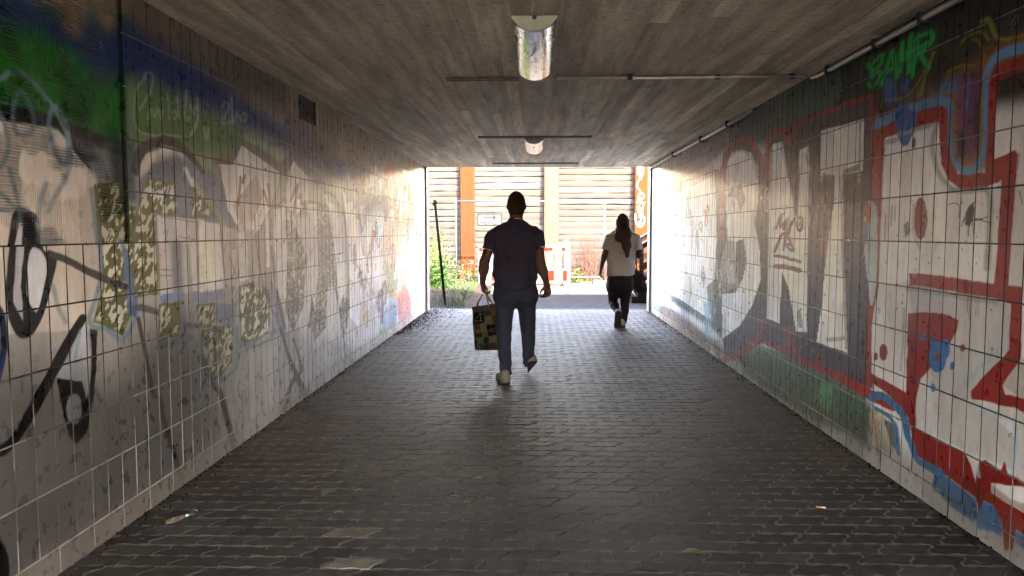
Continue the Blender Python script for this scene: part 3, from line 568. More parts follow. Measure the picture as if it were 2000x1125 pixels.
    for q in ([(1892, 420), (1890, 462)], [(1900, 430), (1902, 458)], [(1895, 410), (1903, 394)], [(1904, 432), (1930, 425)], [(1904, 428), (1936, 436)], [(1884, 425), (1880, 436)]): S(q, 2.2, (0.06, 0.065, 0.05), 0.005)
    P([(1764, 440), (1774, 430), (1778, 452), (1768, 466)], (0.14, 0.14, 0.12), 0.015, 0.8)
    for x in (1890, 1894, 1907, 1912): S([(x, 578), (x-1, 610+(x % 5)*4)], 1.5, (0.2, 0.04, 0.03), 0.004, 0.7)
    for q in ([(1742, 402), (1740, 440)], [(1748, 405), (1747, 432)], [(1730, 420), (1728, 470)], [(1852, 400), (1872, 399), (1873, 425)], [(1990, 372), (1996, 400)], [(1976, 845), (1968, 850), (1976, 856)]): S(q, 2, (0.05, 0.045, 0.04), 0.004, 0.8)
    # blue and brown ground of the near end
    S([(1700, 778), (1718, 772), (1742, 786), (1764, 812), (1772, 850), (1780, 868), (1790, 896), (1812, 910), (1836, 924)], [12, 15, 16, 16, 14, 14, 14, 16, 20], (0.055, 0.15, 0.26), 0.01)
    P([(1826, 915), (1860, 940), (1903, 972), (1914, 1008), (1900, 1020), (1860, 990), (1820, 950)], (0.055, 0.17, 0.32), 0.012); P([(1922, 976), (1940, 990), (1955, 1020), (1956, 1048), (1910, 1030), (1906, 1006)], (0.055, 0.20, 0.42), 0.01); P([(1980, 1036), (2100, 1110), (2100, 1150), (1985, 1060)], (0.055, 0.20, 0.42), 0.01)
    P([(1698, 806), (1712, 802), (1730, 830), (1748, 884), (1736, 888), (1712, 868), (1700, 840)], (0.36, 0.33, 0.24), 0.012, 0.85); P([(1724, 815), (1748, 830), (1752, 880), (1742, 870)], (0.02, 0.03, 0.025), 0.02, 0.8)
    S([(1711, 800), (1735, 812), (1750, 836), (1755, 885)], 8, (0.055, 0.15, 0.25), 0.01)
    for q in ([(1699, 806), (1704, 845)], [(1704, 806), (1712, 850)], [(1710, 820), (1716, 826), (1712, 834)], [(1712, 850), (1714, 890)]): S(q, 3, (0.30, 0.07, 0.04), 0.008, 0.7)
    P([(1604, 745), (1628, 756), (1622, 800), (1616, 808), (1600, 785), (1598, 765)], (0.10, 0.23, 0.11), 0.008); S([(1598, 775), (1616, 806)], 2.5, (0.3, 0.28, 0.18), 0.006, 0.8)
    # maroon tag on the N
    for q, wv in (([(1516, 446), (1526, 418), (1524, 444), (1534, 432)], 4.5), ([(1530, 448), (1537, 426), (1536, 450), (1534, 470), (1546, 434)], 5), ([(1546, 440), (1552, 426)], 4), ([(1562, 424), (1556, 436), (1560, 452), (1566, 444), (1567, 428), (1562, 424)], 4.5), ([(1562, 434), (1561, 442)], 3), ([(1513, 492), (1524, 464), (1534, 456), (1530, 488)], 5), ([(1540, 464), (1550, 490), (1532, 476), (1546, 478)], 4.5), ([(1514, 500), (1538, 504), (1562, 512)], 6), ([(1515, 520), (1538, 522), (1561, 528)], 9)):
        S(q, wv, (0.13, 0.03, 0.025), 0.006, 0.9)
    rr = random.Random(9)
    for i in range(46):
        x = rr.uniform(1276, 1440); y = rr.uniform(345+(1440-x)*0.1, 600); h = rr.uniform(12, 50); k = rr.uniform(3, 10)
        S([(x, y), (x-k*0.4, y-h*0.5), (x+k*0.2, y-h*0.8), (x+k*0.6, y-h*0.3), (x+k*0.3, y+h*0.3)], rr.uniform(1.4, 3), rr.choice([(0.72, 0.68, 0.62), (0.7, 0.66, 0.6), (0.35, 0.27, 0.22), (0.5, 0.42, 0.36), (0.14, 0.12, 0.11)]), 0.012, 0.6)
    for i in range(36):
        x = rr.uniform(1276, 1340); y = rr.uniform(300, 390); h = rr.uniform(12, 40)
        S([(x, y), (x+rr.uniform(-2, 2), y-h)], rr.uniform(1.5, 4), rr.choice([(0.5, 0.45, 0.4), (0.28, 0.34, 0.4), (0.3, 0.22, 0.12), (0.12, 0.1, 0.09)]), 0.02, 0.5)
    for i in range(26):
        x = rr.uniform(1290, 1420); y = 560+(x-1290)*0.75+rr.uniform(-30, 15); h = rr.uniform(10, 36)
        S([(x, y), (x+rr.uniform(-5, 5), y-h)], rr.uniform(1.5, 3), rr.choice([(0.55, 0.5, 0.45), (0.2, 0.28, 0.3), (0.12, 0.1, 0.09), (0.4, 0.33, 0.28)]), 0.015, 0.5)
    for i in range(170):
        x = rr.uniform(1290, 1990); y = rr.uniform(330, 700); B(x, y, rr.uniform(0.5, 1.8), rr.uniform(0.8, 3.2), (0.04, 0.037, 0.033), 0.003, 0.85)
    # plinth and grime
    g = sstep(0.30, 0.10, V)*(0.6+0.4*vnoise(U, V, 3, 19)); keep = c.C.copy(); c.C[:] = c.C*(1-0.8*g[..., None])+np.array((0.085, 0.067, 0.042))*0.8*g[..., None]
    f = sstep(7, 11, U)*sstep(0.2, 0.05, V); c.C[:] = c.C*(1-0.6*f[..., None])+np.array((0.30, 0.22, 0.16))*0.6*f[..., None]
    n = sstep(0.55, 0.75, vnoise(U, V, 1.6, 16)); c.C *= (1-0.15*n)[..., None]
    def joint(c):
        jl = np.empty_like(c.C); jl[:] = (0.012, 0.011, 0.010)
        near = np.isclose(c.V[:, :1], Z0+np.round((c.V[:, :1]-Z0)/PV)*PV, atol=0.0036)
        hi = near*((c.V[:, :1] > 1.8)*0.7+(c.V[:, :1] < 0.45)*0.45)*sstep(8, 5, c.U); hi = np.clip(hi, 0, 1)
        low = sstep(0.7, 0.45, c.V)*sstep(5, 4, c.U)*(vnoise(c.U, c.V, 3.1, 78) > 0.5)*0.6
        hi = np.maximum(hi, low); jl = jl*(1-hi[..., None])+np.array((0.22, 0.215, 0.19))*hi[..., None]
        return jl
    c.joint = joint

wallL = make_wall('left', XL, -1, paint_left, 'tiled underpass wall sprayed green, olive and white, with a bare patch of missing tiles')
wallR = make_wall('right', XR, 1, paint_right, 'tiled underpass wall with big cream letters outlined in red and a green BAHR tag')

def wall_end(parent, X, s):
    """dark gap and pale edge post where a tiled wall stops at the exit"""
    g = MB().box((min(X, X+s*0.03), YE-0.218, 0.0), (max(X, X+s*0.03), YE-0.02, ZC), None); a = g.build('gap_strip', mat('black_gap', (0.02, 0.02, 0.022), 0.6))
    e = MB().box((min(X-s*0.035, X+s*0.2), YE-0.02, 0.0), (max(X-s*0.035, X+s*0.2), YE+0.22, ZC-0.002)); b = e.build('end_post', mat('edge_concrete', (0.10, 0.09, 0.082), 0.6, noise=0.3, nscale=14, bump=0.3), bevel=0.008)
    adopt(a, parent); adopt(b, parent)
wall_end(wallL, XL, -1); wall_end(wallR, XR, 1)

# ================================================================== underpass shell, ceiling, grounds
conc = mat('concrete', (0.30, 0.28, 0.25), 0.85, noise=0.25, nscale=4, bump=0.4)
sh = MB()
sh.box((-16, YN, -0.3), (XL-0.06, YE+0.15, 3.2)); sh.box((XR+0.06, YN, -0.3), (16, YE+0.15, 3.2))
sh.box((-16, YN, 3.2), (16, YE+0.15, 3.75)); sh.box((-16, YE-0.2, 3.75), (16, YE+0.15, 4.6)); sh.box((XL-0.06, YN, ZC+0.05), (XR+0.06, YE+0.15, 3.2))
tag(sh.build('bridge', conc), 'concrete bridge carried over the underpass, above its board marked ceiling', 'bridge')

def ceiling():
    m = bpy.data.materials.new('board_marked_concrete'); m.use_nodes = True; N = m.node_tree.nodes; L = m.node_tree.links; b = N['Principled BSDF']
    tc = N.new('ShaderNodeTexCoord'); at = N.new('ShaderNodeAttribute'); at.attribute_name = 'col'
    def nz(st, sc, d=6, ro=0.65):
        mp = N.new('ShaderNodeMapping'); mp.inputs['Scale'].default_value = st; L.new(tc.outputs['Object'], mp.inputs[0])
        n = N.new('ShaderNodeTexNoise'); n.inputs['Scale'].default_value = sc; n.inputs['Detail'].default_value = d; n.inputs['Roughness'].default_value = ro; L.new(mp.outputs[0], n.inputs['Vector']); return n.outputs[0]
    def rg(s_, a0, a1, b0, b1):
        r = N.new('ShaderNodeMapRange'); r.inputs[1].default_value = a0; r.inputs[2].default_value = a1; r.inputs[3].default_value = b0; r.inputs[4].default_value = b1; L.new(s_, r.inputs[0]); return r.outputs[0]
    def mu(x, y): n = N.new('ShaderNodeMath'); n.operation = 'MULTIPLY'; L.new(x, n.inputs[0]); L.new(y, n.inputs[1]); return n.outputs[0]
    grain = nz((3, 14, 3), 5.0, 8, 0.78); band = nz((6, 0.5, 1), 2.0); pit = nz((7, 10, 5), 3.5, 4, 0.75)
    t = mu(mu(rg(grain, 0.3, 0.7, 0.42, 1.4), rg(band, 0.3, 0.7, 0.58, 1.32)), rg(pit, 0.33, 0.41, 0.35, 1.0))
    mx = N.new('ShaderNodeVectorMath'); mx.operation = 'MULTIPLY'; L.new(at.outputs['Color'], mx.inputs[0]); L.new(t, mx.inputs[1]); L.new(mx.outputs[0], b.inputs['Base Color'])
    b.inputs['Roughness'].default_value = 0.8
    bp = N.new('ShaderNodeBump'); bp.inputs['Strength'].default_value = 1.0; bp.inputs['Distance'].default_value = 0.012
    ad = N.new('ShaderNodeMath'); ad.operation = 'ADD'; L.new(grain, ad.inputs[0]); L.new(rg(pit, 0.28, 0.4, 0, 0.6), ad.inputs[1]); L.new(ad.outputs[0], bp.inputs['Height']); L.new(bp.outputs[0], b.inputs['Normal'])
    mb = MB(); x = XL-0.05; r = random.Random(3)
    while x < XR+0.05:
        w = r.uniform(0.085, 0.115); y = YN-r.uniform(0, 2)
        while y < YE+0.15:
            ln = r.choice([3.2, 3.9, 4.6, 5.2]); y2 = min(y+ln, YE+0.15); y1 = max(y, YN)
            if y2 > y1:
                v = r.choice([0.84, 0.92, 0.97, 1.0, 1.05, 1.3])*r.uniform(0.93, 1.07); z = ZC+r.uniform(-0.001, 0.005); warm = r.uniform(0.94, 1.03)
                mb.box((x+0.0007, y1+0.0007, z), (x+w-0.0007, y2-0.0007, ZC+0.048), (0.54*v, 0.49*v*warm, 0.405*v*warm))
            y += ln
        x += w
    # dark sealed joint along the top of each wall
    o = mb.build('concrete_ceiling', m, attr=True)
    return tag(o, 'grey brown board marked concrete ceiling of the underpass', 'ceiling')
ceil_ = ceiling()

def pavement():
    Lp, Wp = 0.222, 0.1125; A = 0.0078; r = random.Random(11)
    V = []; Fc = []; Cc = []
    wave = lambda x: A*math.sin(2*math.pi*x/(Lp/2)+0.6)
    pale = [(onZ(662, 1047), (0.115, 0.112, 0.105)), (onZ(680, 1106), (0.125, 0.127, 0.127)), (onZ(612, 884), (0.045, 0.04, 0.035))]
    i0 = int(1.2/Wp)
    for i in range(i0, int((YE+0.36)/Wp)):
        y0 = i*Wp; off = (i % 2)*Lp/2+0.02*math.sin(i*1.7)
        j = math.floor((XL-off)/Lp)-1
        while off+j*Lp < XR+0.1:
            xa = off+j*Lp; xb = xa+Lp; g = 0.0032
            out = []
            n = 9
            xa_, xb_ = xa+g-0.0006, xb-g+0.0006
            lo = [(xa_+(xb_-xa_)*k/n, y0+g) for k in range(n+1)]; hi = [(xb_-(xb_-xa_)*k/n, y0+Wp-g) for k in range(n+1)]
            def warp(p):
                t = (p[1]-y0)/Wp; return (p[0]+0.023*(2*sstep(0.25, 0.75, np.float64(t))-1), p[1]+wave(p[0]))
            rt_ = [(xb_, y0+Wp*t) for t in (0.3, 0.45, 0.55, 0.7)]; lf = [(xa_, y0+Wp*t) for t in (0.7, 0.55, 0.45, 0.3)]
            out = [warp(p) for p in lo+rt_+hi+lf]
            cx = (xa+xb)/2; cyy = y0+Wp/2
            tx, ty, tz = r.gauss(0, 0.005), r.gauss(0, 0.006), r.gauss(0, 0.0009)
            zz = lambda x, y: tz+tx*(x-cx)+ty*(y-cyy)
            ins = [(cx+(px-cx)*(1-0.0055/(Lp/2)), cyy+(py-cyy)*(1-0.0055/(Wp/2))) for px, py in out]
            b = len(V); m_ = len(out)
            if xb < XL+0.01 or xa > XR-0.01: j += 1; continue
            cl = lambda x: min(max(x, XL-0.03), XR+0.03)
            V += [(cl(px), py, -0.012) for px, py in out]+[(cl(px), py, zz(px, py)-0.0042) for px, py in out]+[(cl(px), py, zz(px, py)) for px, py in ins]
            for k in range(m_):
                k2 = (k+1) % m_
                Fc += [(b+k, b+k2, b+m_+k2, b+m_+k), (b+m_+k, b+m_+k2, b+2*m_+k2, b+2*m_+k)]
            Fc.append(tuple(b+2*m_+k for k in range(m_)))
            v = r.uniform(0.74, 1.2)*(0.86+0.28*float(vnoise(np.array([cx]), np.array([cyy]), 1.1, 33)[0])); w_ = r.uniform(0.2, 1.0)*float(sstep(3.6, 5.2, np.float64(cyy))); c = (0.0405*v*(1+0.26*w_), 0.0415*v*(1-0.03*w_), 0.0450*v*(1-0.26*w_))
            for q, pc in pale:
                if abs(q[0]-cx) < Lp*0.42 and abs(q[1]-cyy) < Wp*0.5: c = pc
            Cc += [c]*(3*m_)
            j += 1
    mb = MB(); mb.v = V; mb.f = Fc; mb.c = Cc
    m = mat('paver_concrete', (0.1, 0.1, 0.1), 0.60, noise=0.45, nscale=14, bump=0.3, bscale=120, attr='col', spec=0.02)
    o = mb.build('pavement', m, attr=True); m.node_tree.nodes['Principled BSDF'].inputs['Specular Tint'].default_value = (1.0, 0.88, 0.78, 1)
    tag(o, kind='structure')
    s = MB(); s.add([(XL-0.05, YN-3, -0.0030), (XR+0.05, YN-3, -0.0030), (XR+0.05, YE+0.36, -0.0030), (XL-0.05, YE+0.36, -0.0030)], [(0, 1, 2, 3)])
    tag(s.build('joint_sand', mat('sand_joint', (0.080, 0.082, 0.085), 0.9, noise=0.4, nscale=3, bump=0.4, bscale=200)), kind='structure', label=None)
    s = MB(); s.add([(XL-0.05, YN-3, -0.0015), (XR+0.05, YN-3, -0.0015), (XR+0.05, 1.15, -0.0015), (XL-0.05, 1.15, -0.0015)], [(0, 1, 2, 3)])
    tag(s.build('near_pavement', mat('paver_concrete')), kind='structure')
pavement()

# ground sheet, asphalt, kerb, sandy verge beyond the exit
g = MB(); g.add([(-400, -400, -0.03), (400, -400, -0.03), (400, 400, -0.03), (-400, 400, -0.03)], [(0, 1, 2, 3)])
tag(g.build('ground', mat('verge_earth', (0.16, 0.14, 0.105), 0.95, noise=0.35, nscale=3, bump=0.6, bscale=30)), kind='structure')
def sheet(name, x0, x1, y0, y1, z, m, n=1):
    s = MB(); s.add([(x0, y0, z), (x1, y0, z), (x1, y1, z), (x0, y1, z)], [(0, 1, 2, 3)]); return tag(s.build(name, m), kind='structure')
sheet('path', -1.15, 14, YE+0.52, 17.62, -0.004, mat('asphalt', (0.0031, 0.0025, 0.0022), 0.85, spec=0.03, noise=0.3, nscale=6, bump=0.5, bscale=180))
sheet('verge', -14, 14, 17.80, 22.6, -0.008, mat('sandy_verge', (0.0165, 0.0145, 0.008), 0.95, spec=0.1, noise=0.3, nscale=2.2, bump=0.6, bscale=50))
k = MB(); k.box((-1.15, 17.62, -0.1), (14, 17.80, 0.03)); tag(k.build('kerb', mat('kerb_concrete', (0.05, 0.048, 0.045), 0.85, noise=0.2, bump=0.3), bevel=0.01), kind='structure')
b = MB(); b.box((-60, 23.0, -0.1), (60, 60, 3.25)); tag(b.build('embankment', mat('bank_grass', (0.10, 0.13, 0.045), 0.95, noise=0.4, nscale=2, bump=0.8, bscale=12)), kind='structure')

# drain channel across the exit
def drain():
    t = empty('drain_channel', (0, YE+0.44, 0), 'metal slotted drain channel across the pavement at the underpass exit', 'drain')
    f = MB(); f.box((XL, YE+0.365, -0.03), (XR+0.3, YE+0.385, 0.004)); f.box((XL, YE+0.495, -0.03), (XR+0.3, YE+0.515, 0.004)); adopt(f.build('frame', mat('galvanised_steel', (0.018, 0.0205, 0.0245), 0.7, 0.0, spec=0.1, noise=0.2, nscale=30)), t)
    s = MB(); x = XL
    while x < XR+0.3: s.box((x, YE+0.387, -0.02), (x+0.018, YE+0.493, 0.001)); x += 0.045
    adopt(s.build('grate', mat('galvanised_steel')), t)
    d = MB().box((XL, YE+0.386, -0.029), (XR+0.3, YE+0.494, -0.026)); adopt(d.build('channel_bed', mat('black_gap')), t)
drain()

# ================================================================== ceiling lights, conduits
def half_round(name, w, drop, y0, y1, zt, m, n=20, ny=26, end=True, wob=0.0):
    """lens: circular segment below zt between y0 and y1 (local x centred)"""
    R = (w*w/4+drop*drop)/(2*drop); a0 = math.asin(min(1, w/2/R)); vs = []; fs = []; r = random.Random(2)
    for j in range(ny+1):
        for i in range(n+1):
            a = -a0+2*a0*i/n; vs.append((R*math.sin(a), y0+(y1-y0)*j/ny, zt-(R*math.cos(a)-(R-drop))+r.uniform(-wob, wob)))
    for j in range(ny):
        for i in range(n): q = j*(n+1)+i; fs.append((q, q+1, q+n+2, q+n+1))
    if end: fs += [tuple(range(n, -1, -1)), tuple(ny*(n+1)+i for i in range(n+1)), tuple([j*(n+1) for j in range(ny+1)][::1]+[j*(n+1)+n for j in range(ny, -1, -1)])]
    mb = MB(); mb.add(vs, fs); return mb.build(name, m, smooth=False)
def lens_mat():
    m = bpy.data.materials.new('scratched_clear_lens'); m.use_nodes = True; N = m.node_tree.nodes; L = m.node_tree.links; b = N['Principled BSDF']
    b.inputs['Base Color'].default_value = (0.80, 0.77, 0.73, 1); b.inputs['Metallic'].default_value = 0.45; b.inputs['Roughness'].default_value = 0.10
    tc = N.new('ShaderNodeTexCoord'); mp = N.new('ShaderNodeMapping'); mp.inputs['Scale'].default_value = (14, 2.2, 3); L.new(tc.outputs['Object'], mp.inputs[0])
    n = N.new('ShaderNodeTexNoise'); n.inputs['Scale'].default_value = 2.2; n.inputs['Detail'].default_value = 4; n.inputs['Distortion'].default_value = 1.2; L.new(mp.outputs[0], n.inputs['Vector'])
    r = N.new('ShaderNodeValToRGB'); r.color_ramp.elements[0].position = 0.34; r.color_ramp.elements[0].color = (0.26, 0.25, 0.24, 1); r.color_ramp.elements[1].position = 0.5; r.color_ramp.elements[1].color = (0.55, 0.55, 0.54, 1)
    L.new(n.outputs[0], r.inputs[0]); L.new(r.outputs[0], b.inputs['Base Color'])
    bp = N.new('ShaderNodeBump'); bp.inputs['Strength'].default_value = 0.08; bp.inputs['Distance'].default_value = 0.02; L.new(n.outputs[0], bp.inputs['Height']); L.new(bp.outputs[0], b.inputs['Normal'])
    return m
LENS = lens_mat()
def ceiling_light(px0, px1, py, ylen, label, capm):
    A = onZ(px0, py, ZC); B_ = onZ(px1, py, ZC); cx = (A[0]+B_[0])/2; w = B_[0]-A[0]; y0 = A[1]
    capm = capm; t = empty('ceiling_light', (cx, y0, ZC), label, 'lamp', 'half round lights under the ceiling')
    half_round('lens', w*0.97, 0.066, 0.02, ylen-0.02, -0.012, LENS).parent = t
    half_round('end_cap', w, 0.080, -0.012, 0.02, -0.003, capm, ny=1).parent = t; half_round('end_cap', w*0.99, 0.074, ylen-0.02, ylen+0.01, -0.003, mat('white_cap', (0.7, 0.7, 0.66), 0.5), ny=1).parent = t
    MB().box((-w*0.5, 0.021, -0.0115), (w*0.5, ylen-0.021, -0.001)).build('base_plate', mat('lamp_grey', (0.55, 0.55, 0.52), 0.5), t)
    for yy in (ylen*0.3, ylen*0.7):
        for sx in (-1, 1): MB().box((sx*w*0.47-0.006, yy-0.014, -0.034), (sx*w*0.47+0.006, yy+0.014, -0.002)).build('clip', mat('lamp_clip', (0.12, 0.12, 0.115), 0.4), t, bevel=0.002)
    MB().tube([(0, -0.012, -0.012), (0, -0.045, -0.012)], 0.012, 10).build('cable_gland', mat('black_cap', (0.03, 0.03, 0.03), 0.5), t)
    MB().tube([(0, 0.25, -0.0785), (0.01, 0.4, -0.079), (-0.02, 0.62, -0.078)], 0.003, 6).build('scratch_mark', mat('grey_mark', (0.3, 0.28, 0.26), 0.6), t)
ceiling_light(997, 1090, 31, 1.40, 'nearest long half round ceiling light with grey green end cap', mat('greygreen_cap', (0.24, 0.265, 0.205), 0.5, noise=0.2))
ceiling_light(1022, 1063.5, 268, 1.35, 'farther half round ceiling light with black end cap', mat('black_cap', (0.03, 0.03, 0.03), 0.5))

steel = mat('galvanised_steel')
def joint_bar(x0, x1, y, wpx, label, name='cable_duct'):
    A = onZ(x0, y, ZC); B_ = onZ(x1, y, ZC); mb = MB()
    mb.box((A[0], A[1]-wpx/2, ZC-0.016), (B_[0], A[1]+wpx/2, ZC+0.004)); return tag(mb.build(name, mat('dark_duct', (0.035, 0.03, 0.027), 0.7, noise=0.3), bevel=0.003), label, 'duct')
joint_bar(872, 1012, 153.5, 0.05, 'dark duct across the ceiling left of the nearest light')
joint_bar(1084, 1568, 149.5, 0.05, 'dark duct from the nearest ceiling light to the right hand wall')
joint_bar(934, 1155, 267, 0.10, 'black duct across the ceiling at the farther light')
joint_bar(962, 1130, 318.5, 0.10, 'thin black duct across the ceiling close to the exit')
def conduit(pts, r, label, brackets, name='conduit'):
    o = MB().tube(pts, r, 12).build(name, mat('conduit_grey', (0.27, 0.265, 0.255), 0.38, 0.35, noise=0.2), smooth=True); tag(o, label, 'pipe')
    for q in brackets: 
        q = Vector(q); bx = MB().box((q.x-r*1.5, q.y-0.012, q.z-r*1.5), (q.x+r*1.5, q.y+0.012, q.z+r*1.6)); o2 = bx.build('bracket', mat('galvanised_steel'), bevel=0.003); adopt(o2, o)
    return o
A = onZ(1086, 152, ZC); B_ = onZ(1566, 150, ZC); yc = A[1]-0.09
conduit([(A[0], yc, ZC-0.02), (0.9, yc+0.008, ZC-0.023), (1.5, yc-0.004, ZC-0.02), (1.99, yc, ZC-0.022)], 0.013, 'thin grey conduit crossing the ceiling from the nearest light to the wall', [(0.7, yc, ZC-0.016), (1.35, yc, ZC-0.016), (1.9, yc, ZC-0.016)])
xc = XR-0.035
conduit([(xc, -6, ZC-0.045), (xc, 3, ZC-0.045), (xc, 4.5, ZC-0.05), (xc, yc-0.2, ZC-0.045), (xc, yc-0.03, ZC-0.03)], 0.018, 'grey conduit along the near top corner above the BAHR tag', [(xc, 4.2, ZC-0.045), (xc, 4.75, ZC-0.048), (xc, 5.5, ZC-0.045)])
yq = onX(1470, 207, xc)[1]
conduit([(xc, yq, ZC-0.03), (xc, yq+1, ZC-0.035), (xc, 10, ZC-0.03), (xc, YE+0.1, ZC-0.03)], 0.022, 'pale conduit along the far top corner down to the exit', [(xc, yq+0.9, ZC-0.03), (xc, 9.6, ZC-0.03), (xc, 11.5, ZC-0.03)])

# ================================================================== timber wall with posts beyond the exit
YW = 22.75
def timber_wall():
    t = empty('timber_wall', (0, YW, 0), 'tall wall of rough horizontal boards between wide orange brown posts', 'wall')
    r = random.Random(8)
    px = [(900, 928, (0.0150, 0.0048, 0.0010)), (1063, 1090, (0.028, 0.0185, 0.0092)), (1238, 1263, (0.0155, 0.0050, 0.0008))]
    posts = [(onY(a, 450, YW)[0], onY(b_, 450, YW)[0], c) for a, b_, c in px]
    sp = posts[1][0]-posts[0][0]
    posts = [(posts[0][0]-sp*k, posts[0][0]-sp*k+0.42, (0.05, 0.022, 0.007)) for k in (3, 2, 1)]+posts+[(posts[2][0]+sp*k, posts[2][0]+sp*k+0.40, (0.05, 0.022, 0.007)) for k in (1, 2, 3)]
    m = mat('rough_boards', (0.5, 0.4, 0.3), 0.85, noise=0.30, nscale=7, bump=0.7, bscale=30, attr='col', stretch=(0.6, 1, 5), spec=0.05)
    for i in range(len(posts)-1):
        x0 = posts[i][1]-0.04; x1 = posts[i+1][0]+0.04; z = 0.0; mb = MB()
        while z < 3.45:
            h = r.uniform(0.15, 0.215); n = 12; gap = r.choice([0.008, 0.012, 0.016, 0.03]); dy = r.uniform(-0.02, 0.015); rot = r.uniform(-0.012, 0.012)
            base = r.choice([(0.54, 0.43, 0.30), (0.60, 0.49, 0.36), (0.50, 0.37, 0.23), (0.62, 0.54, 0.44), (0.56, 0.40, 0.27), (0.50, 0.43, 0.36)]); v = r.uniform(0.85, 1.1)
            vs = []; fs = []; ph = r.uniform(0, 6)
            for k in range(n+1):
                x = x0+(x1-x0)*k/n; wl_ = 0.006*math.sin(k*1.3+ph)+r.uniform(-0.004, 0.004); wh = 0.006*math.sin(k*0.9+ph*2)+r.uniform(-0.005, 0.005); q = rot*(x-(x0+x1)/2)*0.3
                yf = YW+dy+r.uniform(-0.003, 0.003)
                vs += [(x, yf, z+gap/2+wl_+q), (x, yf-0.008, z+h*0.5+q), (x, yf, z+h-gap/2+wh+q), (x, yf+0.07, z+h-gap/2+wh+q), (x, yf+0.07, z+gap/2+wl_+q)]
            for k in range(n):
                for e in range(5): fs.append((k*5+e, (k+1)*5+e, (k+1)*5+(e+1) % 5, k*5+(e+1) % 5))
            mb.add(vs, fs, tuple((0.62*c+0.38*0.47)*v*0.029 for c in base)); z += h
        o = mb.build('board_panel', m, attr=True); adopt(o, t)
    bk = MB().box((-13, YW+0.09, -0.1), (13, YW+0.2, 3.42)); adopt(bk.build('backing', mat('black_gap')), t)
    for i, (a, b_, c) in enumerate(posts):
        zt = 3.52; n = 22; nz_ = 260; us = np.linspace(a, b_, n); vs = np.linspace(-0.05, zt, nz_)
        cv = Canvas(us, vs, lambda x, y: (lambda p: (p[0], p[2]))(onY(x, y, YW-0.12)), c); cv.mpp = lambda p: YW/F
        cv.C *= (0.85+0.3*vnoise(cv.U*14, cv.V*0.8, 1, 90+i))[..., None]
        if i == 5:
            W_ = (0.12, 0.117, 0.115)
            for q in ([(1246, 325), (1250, 345), (1244, 362), (1250, 372)], [(1256, 326), (1252, 350)], [(1251, 375), (1247, 384), (1253, 388)], [(1245, 396), (1252, 378), (1258, 384), (1250, 394), (1259, 396)], [(1249, 400), (1246, 410), (1255, 406), (1252, 416)], [(1245, 404), (1250, 418), (1257, 400)], [(1248, 424), (1254, 416), (1252, 430), (1246, 436), (1254, 436)], [(1241, 418), (1242, 434), (1250, 443), (1258, 436), (1259, 424)]): cv.stroke(q, 1.8, W_, 0.012, 0.9)
            cv.blob(1251, 332, 5, 12, (0.07, 0.07, 0.09), 0.06, 0.6)
        idx = np.arange(n*nz_).reshape(nz_, n); Q = np.stack([idx[:-1, :-1], idx[:-1, 1:], idx[1:, 1:], idx[1:, :-1]], -1).reshape(-1, 4)
        V = np.stack([cv.U, np.full_like(cv.U, YW-0.12), cv.V], -1).reshape(-1, 3)
        # close sides and back so that the post is a solid beam
        nb = len(V); e = idx[:, 0]; f_ = idx[:, -1]; B2 = np.concatenate([V[e]+(0, 0.2, 0), V[f_]+(0, 0.2, 0)]); V2 = np.concatenate([V, B2])
        bi = nb+np.arange(nz_); bj = nb+nz_+np.arange(nz_)
        Q2 = np.concatenate([Q, np.stack([e[1:], bi[1:], bi[:-1], e[:-1]], -1), np.stack([f_[:-1], bj[:-1], bj[1:], f_[1:]], -1)])
        C2 = np.concatenate([cv.C.reshape(-1, 3), np.tile(c, (2*nz_, 1))])
        o = obj_np('post', V2, Q2, mat('post_timber', (0.5, 0.3, 0.1), 0.75, noise=0.22, nscale=6, bump=0.35, bscale=24, attr='col', stretch=(6, 6, 0.5), spec=0.03), None, False, C2); adopt(o, t)
        if i in (3, 4, 5): o['label'] = ['orange brown post behind the leaning pole', 'pale yellow post', 'orange post with white scribbles'][i-3]
timber_wall()

# ================================================================== site fence, pole, sign, barrier
def fence_panel(P0, P1, z0, z1, label, lean0=(0, 0, 0), lean1=(0, 0, 0)):
    P0 = Vector(P0); P1 = Vector(P1); t = empty('site_fence', P0, label, 'fence')
    a0 = P0+Vector((0, 0, z0)); a1 = P0+Vector(lean0)+Vector((0, 0, z1)); b0 = P1+Vector((0, 0, z0)); b1 = P1+Vector(lean1)+Vector((0, 0, z1))
    f = MB(); f.tube([b0, b1], 0.021)
    if P0.y > 16: f.tube([a0, a1], 0.021); f.tube([a1, b1], 0.021); f.tube([a0.lerp(a1, 0.06), b0.lerp(b1, 0.06)], 0.021); adopt(f.build('frame', steel, smooth=True), t)
    w = MB(); n = int((P1-P0).length/(0.10 if P0.y > 16 else 0.55))
    for i in range(1, n): s = i/n; w.tube([a0.lerp(b0, s)+(a1-a0)*0.06, a1.lerp(b1, s)], 0.0019, 4, cap=False)
    for i in range(1, 9): s = i/9; w.tube([a0.lerp(a1, s), b0.lerp(b1, s)], 0.0019, 4, cap=False)
    adopt(w.build('wire_mesh', mat('fence_wire', (0.012, 0.0125, 0.0135), 0.8, 0.0, spec=0.05)), t)
    for p in (P0, P1):
        if p.y < 16: continue
        ft = MB().box((p.x-0.32, p.y-0.11, -0.02), (p.x+0.32, p.y+0.11, 0.09)); adopt(ft.build('foot_block', mat('fence_foot', (0.02, 0.0195, 0.019), 0.9, spec=0.02, noise=0.3), bevel=0.015), t)
YF = 21.35
A = onY(891, 500, YF); B_ = onY(1180, 500, YF); zt = onY(1000, 393, YF)[2]
fence_panel((A[0], YF, 0), (B_[0], YF, 0), 0.05, zt, 'galvanised mesh site fence panel standing in front of the timber wall')
